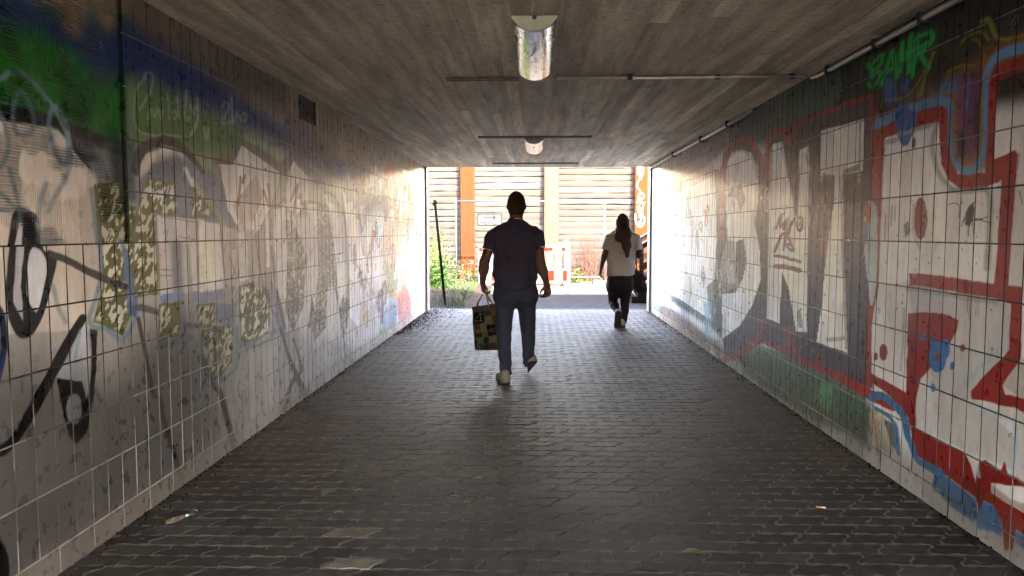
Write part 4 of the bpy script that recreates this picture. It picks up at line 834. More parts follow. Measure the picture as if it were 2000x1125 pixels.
pb = onZ(870, 598); pt = onY(849, 390, pb[1]+0.03)
C0 = onY(887, 500, 20.9)
fence_panel((pb[0]+0.06, pb[1]+0.12, 0), (C0[0], 20.9, 0), 0.1, 2.1, 'galvanised mesh site fence panel running back beside the weeds', (-0.2, 0, -0.05), (-0.16, 0, 0.05))
po = MB().tube([(pb[0], pb[1], -0.02), (pt[0], pt[1], pt[2])], 0.027, 12).build('steel_pole', mat('shaded_steel', (0.003, 0.003, 0.003), 0.8, 0.0, spec=0.03, noise=0.3), smooth=True); tag(po, 'steel fence pole leaning left at the edge of the weeds, coloured dark for shade', 'pole')  # end tube of the fence panel; its shade is put into the dark colour
MBc = MB().tube([(pt[0]-0.03, pt[1]-0.02, pt[2]-0.09), (pt[0]+0.03, pt[1]+0.02, pt[2]-0.05)], 0.034, 10); adopt(MBc.build('clamp', mat('shaded_steel')), po)

def sign():
    a = onY(931.5, 416.5, YF+0.06); b_ = onY(981.5, 441.5, YF+0.06); w = b_[0]-a[0]; h = a[2]-b_[2]; cx = (a[0]+b_[0])/2; cz = (a[2]+b_[2])/2
    t = empty('road_sign', (cx, YF+0.06, cz), 'white sign with black arrow and upside down words on the site fence', 'sign')
    def rrect(w, h, r, n=6):
        return [(sx*(w/2-r)+r*math.cos(q), sz*(h/2-r)+r*math.sin(q)) for sx, sz, q0 in ((1, 1, 0), (-1, 1, 90), (-1, -1, 180), (1, -1, 270)) for q in [rad(q0+90*k/n) for k in range(n+1)]]
    def plate(name, o_, y0, y1, m):
        n = len(o_); mb = MB(); mb.add([(x, y0, z) for x, z in o_]+[(x, y1, z) for x, z in o_], [tuple(range(n)), tuple(range(2*n-1, n-1, -1))]+[(i, n+i, n+(i+1) % n, (i+1) % n) for i in range(n)]); return mb.build(name, m, t)
    plate('plate', rrect(w, h, 0.03), 0.0, 0.004, mat('sign_white', (0.0155, 0.016, 0.016), 0.7, spec=0.1, noise=0.08))
    o1 = rrect(w-0.012, h-0.012, 0.027); o2 = rrect(w-0.075, h-0.075, 0.012); n = len(o1); mb = MB()
    mb.add([(x, -0.002, z) for x, z in o1]+[(x, -0.002, z) for x, z in o2], [(i, (i+1) % n, n+(i+1) % n, n+i) for i in range(n)])
    blk = mat('sign_black', (0.003, 0.003, 0.003), 0.8, spec=0.02); mb.build('border', blk, t)
    k = w/50.0; zc = 0.17*h
    mb = MB(); P = lambda L_: [(x*k, -0.002, z*k+zc) for x, z in L_]
    mb.add(P([(-12, -0.8), (11, -0.8), (11, 0.8), (-12, 0.8)]), [(0, 1, 2, 3)]); mb.add(P([(12.5, 0), (7, 5.2), (5, 4.2), (9.6, 0), (5, -4.2), (7, -5.2)]), [(0, 1, 2, 3), (0, 3, 4, 5)]); mb.build('arrow', blk, t)
    cu = bpy.data.curves.new('words', 'FONT'); cu.body = '\u00d6PNV/Bus'; cu.size = h*0.36; cu.align_x = 'CENTER'
    to = bpy.data.objects.new('words', cu); COL.objects.link(to); dg = bpy.context.evaluated_depsgraph_get(); me = bpy.data.meshes.new_from_object(to.evaluated_get(dg)); bpy.data.objects.remove(to)
    o = link('lettering', me, blk, t); o.matrix_local = Matrix.Translation((0, -0.0025, -0.13*h)) @ Matrix.Rotation(math.pi, 4, 'Y') @ Matrix.Rotation(math.pi/2, 4, 'X')
sign()

def barrier():
    YB = 20.8; x0 = onY(934, 520, YB)[0]; x1 = onY(1114, 520, YB)[0]; W = x1-x0; zt = onY(1000, 478, YB)[2]
    t = empty('barrier', ((x0+x1)/2, YB, 0), 'white plastic site barrier with orange reflector blocks', 'barrier')
    wm = mat('white_plastic', (0.035, 0.035, 0.035), 0.4, noise=0.06); om = mat('orange_reflector', (0.042, 0.0026, 0.0001), 0.6, spec=0.03)
    fr = MB(); z = lambda y: onY(1000, y, YB)[2]; X = lambda x: onY(x, 500, YB)[0]; d = 0.03
    def bx(a, b_, za, zb, dd=d): fr.box((X(a), YB-dd, z(za)), (X(b_), YB+dd, z(zb)))
    bx(934, 1114, 493, 478); bx(934, 1114, 556-3, 524)
    wins = [(944, 950), (1079, 1085), (1096.5, 1102)]; xs = [934, 944, 950, 962, 968, 980, 986, 998, 1004, 1016, 1022, 1034, 1040, 1061, 1067, 1079, 1085, 1096.5, 1102, 1114]
    for i in range(0, len(xs)-1, 2): fr.box((X(xs[i])+0.0, YB-d*0.99, z(524)), (X(xs[i+1]), YB+d*0.99, z(493)))
    adopt(fr.build('barrier_frame', wm, bevel=0.006), t)
    for a, b_, y0, y1 in ((936, 943, 491, 484), (958, 970, 491, 484), (990, 1008, 491, 484), (1026, 1044, 491, 484), (1062, 1080, 490, 483), (1096.5, 1105, 490, 483), (961, 968, 548, 530), (990, 998, 548, 530), (1030, 1040, 548, 530), (1071, 1082.5, 548, 528), (1099.5, 1108, 548, 528)):
        o = MB().box((X(a), YB-d-0.008, z(y0)), (X(b_), YB-d-0.0005, z(y1))).build('reflector', om, bevel=0.003); adopt(o, t)
    for x in (955, 1030, 1104):
        f = MB().box((X(x)-0.07, YB-0.32, 0.0), (X(x)+0.07, YB+0.32, 0.08)).build('foot', mat('fence_foot'), bevel=0.012); adopt(f, t)
    for x in (951, 1104):
        o = MB().tube([(X(x), YB, z(480)), (X(x), YB, z(470))], 0.02, 8).build('peg', wm); adopt(o, t)
barrier()

# ================================================================== stairs rising to the right of the exit
def stairs():
    Y0, Y1 = 15.9, 17.7; xs = onY(1247, 590, Y0)[0]; xs = max(xs, 2.0)
    t = empty('staircase', (xs, Y0, 0), 'brown timber staircase rising to the right behind the exit post', 'stairs')
    br = mat('brown_timber', (0.006, 0.003, 0.002), 0.8, spec=0.02, noise=0.35, nscale=5, bump=0.4, stretch=(0.6, 3, 3)); pl = mat('weathered_plank', (0.06, 0.05, 0.038), 0.85, noise=0.3, nscale=6, bump=0.5, stretch=(0.7, 3, 3))
    sl = 0.58
    st = MB()
    for i in range(11): st.box((xs+0.1+0.29*i, Y0+0.06, 0.02+0.168*i), (xs+0.1+0.29*i+0.31, Y1-0.06, 0.065+0.168*(i+0.6)))
    adopt(st.build('step', pl), t)
    L_ = 3.3
    for y in (Y0, Y1):
        s = MB().beam((xs-0.05, y, 0.12), (xs+L_, y, 0.12+sl*L_), 0.06, 0.26); adopt(s.build('stringer', br), t)
        zb = onY(1260, 519, Y0)[2]; za = onY(1260, 478, Y0)[2]; xr = onY(1260, 478, Y0)[0]
        for zz, th in ((zb, 0.13), (za, 0.10)):
            s = MB().beam((xs+0.02, y-0.045, zz-sl*(xr-xs-0.02)), (xs+L_, y-0.045, zz+sl*(xs+L_-xr)), 0.03, th); adopt(s.build('rail_board', br), t)
        for k in range(4):
            x = xs+0.05+k*1.05; s = MB().box((x-0.04, y-0.028, 0.0 if k == 0 else 0.12+sl*(x-xs)-0.1), (x+0.04, y+0.045, 1.12+sl*(x-xs))); adopt(s.build('rail_post', br), t)
        s = MB().beam((xs-0.1, y, 1.14+sl*-0.1), (xs+L_, y, 1.14+sl*L_), 0.12, 0.045); adopt(s.build('handrail', pl), t)
    # sleepers stacked at the foot
    for i, (a, b_, zz) in enumerate(((0.0, 0.55, 0.0), (0.12, 0.62, 0.14))):
        o = MB().box((xs-0.18+a, Y0-0.35, zz), (xs-0.18+a+0.5, Y0-0.12, zz+0.135)).build('timber_sleeper', mat('old_sleeper', (0.003, 0.0026, 0.0024), 0.9, spec=0.02, noise=0.4, bump=0.5), bevel=0.01)
        tag(o, ['dark old sleeper lying on the path at the foot of the stairs', 'dark old sleeper on top of the other at the foot of the stairs'][i], 'sleeper')
    o = MB().beam(onZ(1236, 571), onZ(1252, 583)+np.array((0, 0, 0.16)), 0.2, 0.05).build('plank', pl); tag(o, 'pale plank propped by the sleepers beside the woman', 'plank')
stairs()

# ================================================================== weeds and grass
def leaf_mat(nm, c):
    m = mat(nm, c, 0.55, noise=0.35, nscale=8, spec=0.15); b = m.node_tree.nodes['Principled BSDF']; b.inputs['Subsurface Weight'].default_value = 0.0; return m
def weed(loc, h, n, spread, seed, name, label, group, m, broad=1.0):
    r = random.Random(seed); mb = MB()
    for i in range(n):
        a = r.uniform(0, 6.28); q = r.uniform(0, spread); bx, by = q*math.cos(a), q*math.sin(a); hh = h*r.uniform(0.45, 1); lx, ly = r.uniform(-0.25, 0.25)*hh, r.uniform(-0.25, 0.25)*hh
        pts = [Vector((bx+lx*(s**1.6), by+ly*(s**1.6), hh*s)) for s in (0, 0.35, 0.7, 1)]
        mb.tube(pts, [0.005, 0.004, 0.003, 0.0015], 4, cap=False)
        for k in range(int(9*hh/0.6)+3):
            s = r.uniform(0.12, 1); p = Vector((bx+lx*(s**1.6), by+ly*(s**1.6), hh*s)); a = r.uniform(0, 6.28); ln = r.uniform(0.05, 0.13)*broad; d = Vector((math.cos(a), math.sin(a), r.uniform(-0.2, 0.7))).normalized(); sd_ = d.cross(Vector((0, 0, 1))).normalized()*ln*r.uniform(0.14, 0.28)
            mb.add([p, p+d*ln*0.5+sd_, p+d*ln+Vector((0, 0, -ln*0.25)), p+d*ln*0.5-sd_], [(0, 1, 2, 3)])
    o = mb.build(name, m); o.location = loc; return tag(o, label, 'plant', group)
G1 = leaf_mat('weed_green', (0.016, 0.036, 0.0035)); G2 = leaf_mat('weed_yellow', (0.026, 0.036, 0.005)); G3 = leaf_mat('dry_stalk', (0.042, 0.028, 0.013))
weed((-2.75, 19.3, 0), 1.35, 60, 0.42, 1, 'tall_weed', 'tallest yellowish weed clump, left of the leaning pole', 'weeds beside the exit', G2)
weed((-2.25, 18.6, 0), 0.9, 56, 0.38, 2, 'tall_weed', 'green weed clump directly behind the foot of the leaning pole', 'weeds beside the exit', G1, 1.3)
weed((-2.7, 20.3, 0), 1.6, 44, 0.36, 3, 'tall_weed', 'thin stalky weed rising highest beside the exit wall edge', 'weeds beside the exit', G2)
weed((-2.05, 20.2, 0), 0.75, 26, 0.3, 4, 'tall_weed', 'low brownish weed clump under the fence corner', 'weeds beside the exit', G3)
weed((onY(1130, 540, 22.0)[0], 22.0, 0), 0.45, 26, 0.3, 5, 'low_weed', 'low bright weed tuft at the foot of the boards right of the barrier', 'weeds at the foot of the boards', G2, 1.3)
weed((onY(917, 540, 21.9)[0], 21.9, 0), 0.4, 22, 0.35, 6, 'low_weed', 'low weed tuft at the foot of the orange post', 'weeds at the foot of the boards', G1, 1.2)
def dry_bush():
    r = random.Random(31); mb = MB(); P0 = onY(1150, 545, YW-0.25)
    for i in range(46):
        p = Vector((P0[0]+r.uniform(-0.5, 0.5), YW-0.25+r.uniform(-0.05, 0.05), 0)); pts = [p]; d = Vector((r.uniform(-0.4, 0.4), 0, 1))
        for k in range(6): d = (d+Vector((r.uniform(-0.5, 0.5), r.uniform(-0.1, 0.1), r.uniform(-0.1, 0.35)))).normalized(); p = p+d*r.uniform(0.16, 0.34); p.y = min(p.y, YW-0.14); pts.append(p.copy())
        mb.tube(pts, [0.011, 0.009, 0.008, 0.007, 0.005, 0.004, 0.003], 5, cap=False)
    o = mb.build('dry_shrub', mat('bare_twig', (0.022, 0.009, 0.005), 0.85, spec=0.05)); tag(o, 'bare brown shrub with thin twigs against the boards behind the woman', 'shrub')
dry_bush()
def grass():
    r = random.Random(12); mb = MB()
    def blade(x, y, h):
        a = r.uniform(0, 6.28); w = 0.0035; dx, dy = math.cos(a)*w, math.sin(a)*w; lx, ly = r.uniform(-0.5, 0.5)*h, r.uniform(-0.5, 0.5)*h
        mb.add([(x-dx, y-dy, -0.01), (x+dx, y+dy, -0.01), (x+lx*0.4+dx*0.7, y+ly*0.4+dy*0.7, h*0.6), (x+lx, y+ly, h), (x+lx*0.4-dx*0.7, y+ly*0.4-dy*0.7, h*0.6)], [(0, 1, 2, 3, 4)])
    for i in range(5200):
        y = r.uniform(14.45, 21.5); x = -1.35-abs(r.gauss(0, 0.5))*(1+0.12*(y-14))-0.02*(y-14)
        e = 0.5+0.5*math.sin(x*7+y*3)
        if r.random() < 0.35+0.6*e: blade(x, y, r.uniform(0.05, 0.24))
    for i in range(300): blade(r.uniform(0.7, 3.2), r.uniform(21.2, 22.5), r.uniform(0.04, 0.14))
    for i in range(260): blade(r.uniform(-2.2, -0.9), r.uniform(21.0, 22.5), r.uniform(0.04, 0.16))
    tag(mb.build('grass', leaf_mat('grass_green', (0.0075, 0.017, 0.0018))), kind='stuff')
grass()
def soil():
    """heaped soil with stones beside the path and drifting in at the left wall"""
    r = random.Random(5); us = np.linspace(-4.5, -1.02, 70); vs = np.linspace(YE+0.4, 22.4, 120); U, V = np.meshgrid(us, vs)
    z = -0.03+0.10*sstep(-1.05, -1.7, U)*(0.5+vnoise(U, V, 1.4, 51))*sstep(YE+0.4, YE+1.6, V)+0.03*(vnoise(U, V, 9, 52)-0.5)*sstep(-1.05, -1.3, U)*sstep(YE+0.4, YE+1.6, V)+0.018
    idx = np.arange(U.size).reshape(U.shape); Q = np.stack([idx[:-1, :-1], idx[:-1, 1:], idx[1:, 1:], idx[1:, :-1]], -1).reshape(-1, 4)
    o = obj_np('soil', np.stack([U, V, z], -1).reshape(-1, 3), Q, mat('soil', (0.0065, 0.0045, 0.0032), 0.95, spec=0.02, noise=0.45, nscale=6, bump=0.8, bscale=40)); tag(o, kind='structure')
    mb = MB()
    for i in range(900):
        y = r.uniform(10.5, YE+0.3); x = XL+0.02+abs(r.gauss(0, 0.18))*(0.4+(y-10.5)*0.35); s = r.uniform(0.004, 0.016); c = [(x+s*math.cos(a)*r.uniform(0.7, 1.3), y+s*math.sin(a)*r.uniform(0.7, 1.3)) for a in np.linspace(0, 6.28, 6)[:5]]
        mb.add([(*q, 0.0) for q in c]+[(x, y, s*0.8)], [(k, (k+1) % 5, 5) for k in range(5)])
    for i in range(1500):
        y = r.uniform(3.0, YE); side = r.choice((XL, XR)); x = side+(1 if side < 0 else -1)*abs(r.gauss(0.0, 0.05)); s = r.uniform(0.002, 0.012)
        mb.add([(x+s, y, 0), (x, y+s, 0), (x-s, y, 0), (x, y-s, 0), (x, y, s)], [(0, 1, 4), (1, 2, 4), (2, 3, 4), (3, 0, 4)])
    tag(mb.build('dirt', mat('soil')), kind='stuff')
    mb = MB()
    for i in range(170):
        y = r.uniform(3.0, YE); side = r.choice((XL, XR)); x = side+(1 if side < 0 else -1)*(0.015+abs(r.gauss(0.0, 0.10))); a = r.uniform(0, 6.28); l_ = r.uniform(0.008, 0.024); w = l_*r.uniform(0.3, 0.6); cs, sn = math.cos(a), math.sin(a); q = lambda u, v, z: (x+cs*u-sn*v, y+sn*u+cs*v, z)
        mb.add([q(-l_, 0, 0.002), q(0, w, 0.006), q(l_, 0, 0.003), q(0, -w, 0.007)], [(0, 1, 2, 3)])
    tag(mb.build('leaf_litter', mat('dead_leaf', (0.075, 0.048, 0.026), 0.85, spec=0.1, noise=0.4)), kind='stuff')
soil()
def stone(loc, s, seed, label):
    r = random.Random(seed); bm = bmesh.new(); bmesh.ops.create_icosphere(bm, subdivisions=2, radius=s)
    for v in bm.verts: v.co *= r.uniform(0.8, 1.15); v.co.z *= 0.55
    me = bpy.data.meshes.new('stone'); bm.to_mesh(me); bm.free(); o = link('stone', me, mat('stone_grey', (0.34, 0.32, 0.30), 0.9, noise=0.3, bump=0.5)); o.location = loc; tag(o, label, 'stone', 'stones at the left edge of the exit')
p = onZ(842, 588); stone((p[0]-0.08, p[1]+0.1, 0.04), 0.14, 1, 'large grey stone lying against the left exit post')
stone((p[0]+0.02, p[1]-0.28, 0.03), 0.10, 2, 'smaller grey stone in front of the large one at the exit post')

# ================================================================== litter on the pavement
def litter():
    p = onZ(362, 1012); t = empty('crushed_tube', (p[0], p[1], 0.0), 'crushed shiny blue and silver tube lying on the pavement near the left wall', 'litter', rz=rad(52))
    MB().tube([(-0.005, 0, 0.012), (0.02, 0, 0.015), (0.055, 0, 0.016), (0.065, 0, 0.012)], [0.009, 0.015, 0.015, 0.008], 10, flat=0.8).build('cap', mat('foil_blue', (0.10, 0.15, 0.2), 0.2, 0.8), t, smooth=True)
    MB().tube([(-0.095, 0.004, 0.004), (-0.06, -0.004, 0.010), (-0.03, 0.003, 0.007), (-0.008, 0, 0.012)], [0.012, 0.014, 0.012, 0.009], 8, flat=0.5).build('sleeve', mat('foil_silver', (0.16, 0.16, 0.15), 0.3, 0.7), t)
    p = onZ(1603, 992); t = empty('cigarette_end', (p[0], p[1], 0), 'white cigarette end with orange filter on the pavement near the right wall', 'litter', rz=rad(-20))
    MB().tube([(0, 0, 0.0045), (0.025, 0, 0.0045)], 0.004, 8).build('paper', mat('paper_white', (0.4, 0.4, 0.38), 0.8), t, smooth=True); MB().tube([(-0.024, 0, 0.0045), (0, 0, 0.0045)], 0.0041, 8).build('filter', mat('filter_orange', (0.3, 0.15, 0.03), 0.8), t, smooth=True)
    p = onZ(1350, 1076); r = random.Random(3); mb = MB()
    mb.add([(-0.035, 0, 0.002), (-0.015, 0.012, 0.007), (0.015, 0.013, 0.009), (0.04, 0, 0.003), (0.015, -0.012, 0.006), (-0.015, -0.011, 0.005), (0, 0, 0.003)], [(0, 6, 1), (1, 6, 2), (2, 6, 3), (3, 6, 4), (4, 6, 5), (5, 6, 0)]); o = mb.build('fallen_leaf', leaf_mat('leaf_green', (0.05, 0.12, 0.03))); o.location = (p[0], p[1], 0); tag(o, 'small green leaf fallen on the pavement', 'leaf')
    scr = [((630, 857), 'on the left of the pavement behind the pale paving stone'), ((806, 898), 'left of the middle of the pavement'), ((935, 934), 'longest paper scrap, in the middle foreground'), ((888, 970), 'just left of the small bright scrap'), ((774, 942), 'beside a wavy paver joint left of the middle'), ((700, 958), 'farther left than the other near scraps'), ((840, 754), 'level with the man, to his left'), ((912, 982), 'standing on edge in a paver joint'), ((1150, 897), 'right of the middle of the pavement'), ((662, 1002), 'just above the nearer pale paver'), ((1064, 930), 'close to the middle line under the man')]
    for i, (q, d) in enumerate(scr):
        p = onZ(*q); a = r.uniform(-0.4, 0.4); l_ = r.uniform(0.014, 0.03)*(1.7 if i == 2 else 1); w = 0.006; mb = MB(); cs, sn = math.cos(a), math.sin(a)
        mb.add([(cs*x-sn*y, sn*x+cs*y, z) for x, y, z in ((-l_, -w, 0.002), (0, -w, 0.008), (l_, -w*0.6, 0.003), (l_, w, 0.004), (0, w, 0.011), (-l_, w*0.7, 0.003))], [(0, 1, 4, 5), (1, 2, 3, 4)]); o = mb.build('paper_scrap', mat('paper_scrap', (0.16, 0.155, 0.14), 0.8)); o.location = (p[0], p[1], 0.0); tag(o, 'pale paper scrap '+d, 'litter', 'paper scraps on the pavement')
litter()

# ================================================================== people: smooth distance-field bodies
class Field:
    def __init__(s, lo, hi, h):
        s.lo = np.array(lo, np.float32); s.h = h; s.n = [int(math.ceil((b-a)/h))+1 for a, b in zip(lo, hi)]
        s.f = np.full(s.n, 0.5, np.float32); s.ax = [s.lo[i]+h*np.arange(s.n[i], dtype=np.float32) for i in range(3)]
    def win(s, lo, hi):
        w = []
        for i in range(3):
            a = int(np.clip(math.floor((lo[i]-s.lo[i])/s.h), 0, s.n[i])); b = int(np.clip(math.ceil((hi[i]-s.lo[i])/s.h)+1, 0, s.n[i])); w.append(slice(a, b))
        return tuple(w), s.ax[0][w[0]][:, None, None], s.ax[1][w[1]][None, :, None], s.ax[2][w[2]][None, None, :]
    def blend(s, w, d, k):
        a = s.f[w]; hh = np.maximum(k-np.abs(a-d), 0)/k; s.f[w] = np.minimum(a, d)-hh*hh*k*0.25
    def cap(s, p, q, r0, r1, k=0.02, sy=1.0):
        """tapered capsule; sy flattens it along y"""
        p = np.array(p, float); q = np.array(q, float); m = max(r0, r1)+k+s.h*2
        w, X, Y, Z = s.win(np.minimum(p, q)-m, np.maximum(p, q)+m); yc = (p[1]+q[1])/2
        d = q-p; d2 = d.copy(); pp = p.copy()
        Y2 = Y
        if sy != 1: Y2 = yc+(Y-yc)/sy; pp[1] = yc+(p[1]-yc)/sy; d2[1] = d[1]/sy
        t = np.clip(((X-pp[0])*d2[0]+(Y2-pp[1])*d2[1]+(Z-pp[2])*d2[2])/(d2@d2+1e-12), 0, 1)
        dist = np.sqrt((X-pp[0]-t*d2[0])**2+(Y2-pp[1]-t*d2[1])**2+(Z-pp[2]-t*d2[2])**2)-(r0+(r1-r0)*t)
        if sy != 1: dist = dist*min(1, sy*1.15)
        s.blend(w, dist, k); return s
    def ell(s, c, r, k=0.02):
        c = np.array(c, float); r = np.array(r, float); w, X, Y, Z = s.win(c-r-k-s.h*2, c+r+k+s.h*2)
        q = np.sqrt(((X-c[0])/r[0])**2+((Y-c[1])/r[1])**2+((Z-c[2])/r[2])**2); s.blend(w, (q-1)*min(r)*1.0, k); return s
    def cut(s, pt, nrm, soft=0.0):
        """keep the side the normal points away from"""
        n = np.array(nrm, float); n /= np.linalg.norm(n); X, Y, Z = s.ax[0][:, None, None], s.ax[1][None, :, None], s.ax[2][None, None, :]
        s.f = np.maximum(s.f, (X-pt[0])*n[0]+(Y-pt[1])*n[1]+(Z-pt[2])*n[2]).astype(np.float32); return s
    def wrinkle(s, fn):
        X, Y, Z = s.ax[0][:, None, None], s.ax[1][None, :, None], s.ax[2][None, None, :]; s.f = s.f+fn(X, Y, Z).astype(np.float32); return s
    def mesh(s):
        f = s.f; ins = f < 0; nx, ny, nz = f.shape
        c = np.zeros((nx-1, ny-1, nz-1), np.int8)
        for a in (0, 1):
            for b in (0, 1):
                for d in (0, 1): c += ins[a:nx-1+a, b:ny-1+b, d:nz-1+d]
        act = np.argwhere((c > 0) & (c < 8)); ids = np.full(c.shape, -1, np.int32); ids[tuple(act.T)] = np.arange(len(act))
        acc = np.zeros((len(act), 3)); cnt = np.zeros(len(act)); cor = [(a, b, d) for a in (0, 1) for b in (0, 1) for d in (0, 1)]
        for i in range(8):
            for j in range(i+1, 8):
                if sum(x != y for x, y in zip(cor[i], cor[j])) != 1: continue
                A = act+cor[i]; B = act+cor[j]; fa = f[tuple(A.T)]; fb = f[tuple(B.T)]; m = (fa < 0) != (fb < 0)
                t = np.where(m, fa/np.where(m, fa-fb, 1), 0)[:, None]; acc += np.where(m[:, None], A+(B-A)*t, 0); cnt += m
        V = s.lo+s.h*acc/cnt[:, None]; Q = []
        for ax in range(3):
            o1, o2 = [(1, 2), (2, 0), (0, 1)][ax]
            sl0 = [slice(None)]*3; sl1 = [slice(None)]*3; sl0[ax] = slice(0, -1); sl1[ax] = slice(1, None)
            a = ins[tuple(sl0)]; b = ins[tuple(sl1)]; E = np.argwhere(a != b); E = E[(E[:, o1] > 0) & (E[:, o2] > 0) & (E[:, o1] < f.shape[o1]-1) & (E[:, o2] < f.shape[o2]-1)]
            e1 = np.zeros(3, int); e1[o1] = 1; e2 = np.zeros(3, int); e2[o2] = 1
            q = np.stack([ids[tuple((E-e1-e2).T)], ids[tuple((E-e2).T)], ids[tuple(E.T)], ids[tuple((E-e1).T)]], -1); fl = a[tuple(E.T)]
            Q.append(np.where(fl[:, None], q, q[:, ::-1]))
        return V, np.concatenate(Q)
def field_obj(name, fld, m, parent):
    V, Q = fld.mesh(); o = obj_np(name, V, Q, m, None, True); return adopt(o, parent)
def hand(f, wrist, knuckle, side, curl, r=0.0085, k=0.006):
    """palm plus five fingers; side: unit vector towards the thumb; curl: vector the fingers bend towards"""
    W = np.array(wrist, float); K = np.array(knuckle, float); d = K-W; L = np.linalg.norm(d); d /= L; s_ = np.array(side, float); s_ -= d*(s_@d); s_ /= np.linalg.norm(s_); c = np.array(curl, float); c -= d*(c@d); c /= np.linalg.norm(c)
    for t in (-0.028, -0.010, 0.010, 0.027): f.cap(W+s_*t*0.6, K+s_*t, 0.015, 0.0115, 0.012)
    for t, l1, l2, l3 in ((0.030, 0.040, 0.025, 0.020), (0.010, 0.045, 0.028, 0.021), (-0.011, 0.042, 0.026, 0.020), (-0.031, 0.034, 0.020, 0.018)):
        p = K+s_*t; q = p+(d*0.75+c*0.6)/0.96*l1; u = q+(d*-0.05+c)*l2*0.98; e = u+(c*0.35-d*0.9)*l3
        f.cap(p, q, r*1.05, r*0.98, k); f.cap(q, u, r*0.98, r*0.9, k); f.cap(u, e, r*0.9, r*0.78, k)
    b = W+d*L*0.25+s_*0.026; m_ = b+(s_*0.55+d*0.75+c*0.25)*0.042; e = m_+(d*0.85+c*0.45+s_*0.05)*0.032
    f.cap(b, m_, 0.0135, 0.0108, 0.012); f.cap(m_, e, 0.0105, 0.0085, k)
def head(f, c, r, neck, ear=True):
    c = np.array(c, float); f.ell(c+(0, -0.006, 0.012), (r[0], r[1], r[2]*0.92), 0.02); f.ell(c+(0, 0.018, -0.045), (r[0]*0.80, r[1]*0.80, r[2]*0.66), 0.03); f.ell(c+(0, 0.045, -0.085), (0.036, 0.04, 0.032), 0.03)
    f.cap(neck, c+(0, -0.012, -0.06), 0.062*r[0]/0.079, 0.058*r[0]/0.079, 0.03)
    f.cap(c+(0, r[1]*0.93, 0.0), c+(0, r[1]*1.08, -0.032), 0.009, 0.014, 0.012)           # nose
    f.cap(c+(-0.03, r[1]*0.84, 0.022), c+(0.03, r[1]*0.84, 0.022), 0.012, 0.012, 0.015)    # brow
    f.cap(c+(-0.018, r[1]*0.88, -0.062), c+(0.018, r[1]*0.88, -0.062), 0.008, 0.008, 0.008)  # lips
    if ear:
        for s_ in (-1, 1): f.ell(c+(s_*(r[0]+0.004), -0.002, -0.012), (0.011, 0.020, 0.031), 0.010)
def eyes(c, r, parent):
    for s_ in (-1, 1):
        bm = bmesh.new(); bmesh.ops.create_uvsphere(bm, u_segments=12, v_segments=8, radius=0.0125); me = bpy.data.meshes.new('eye'); bm.to_mesh(me); bm.free(); o = link('eye', me, mat('eye_white', (0.12, 0.11, 0.105), 0.3)); o.location = (c[0]+s_*0.032, c[1]+r[1]*0.83, c[2]+0.002); adopt(o, parent)

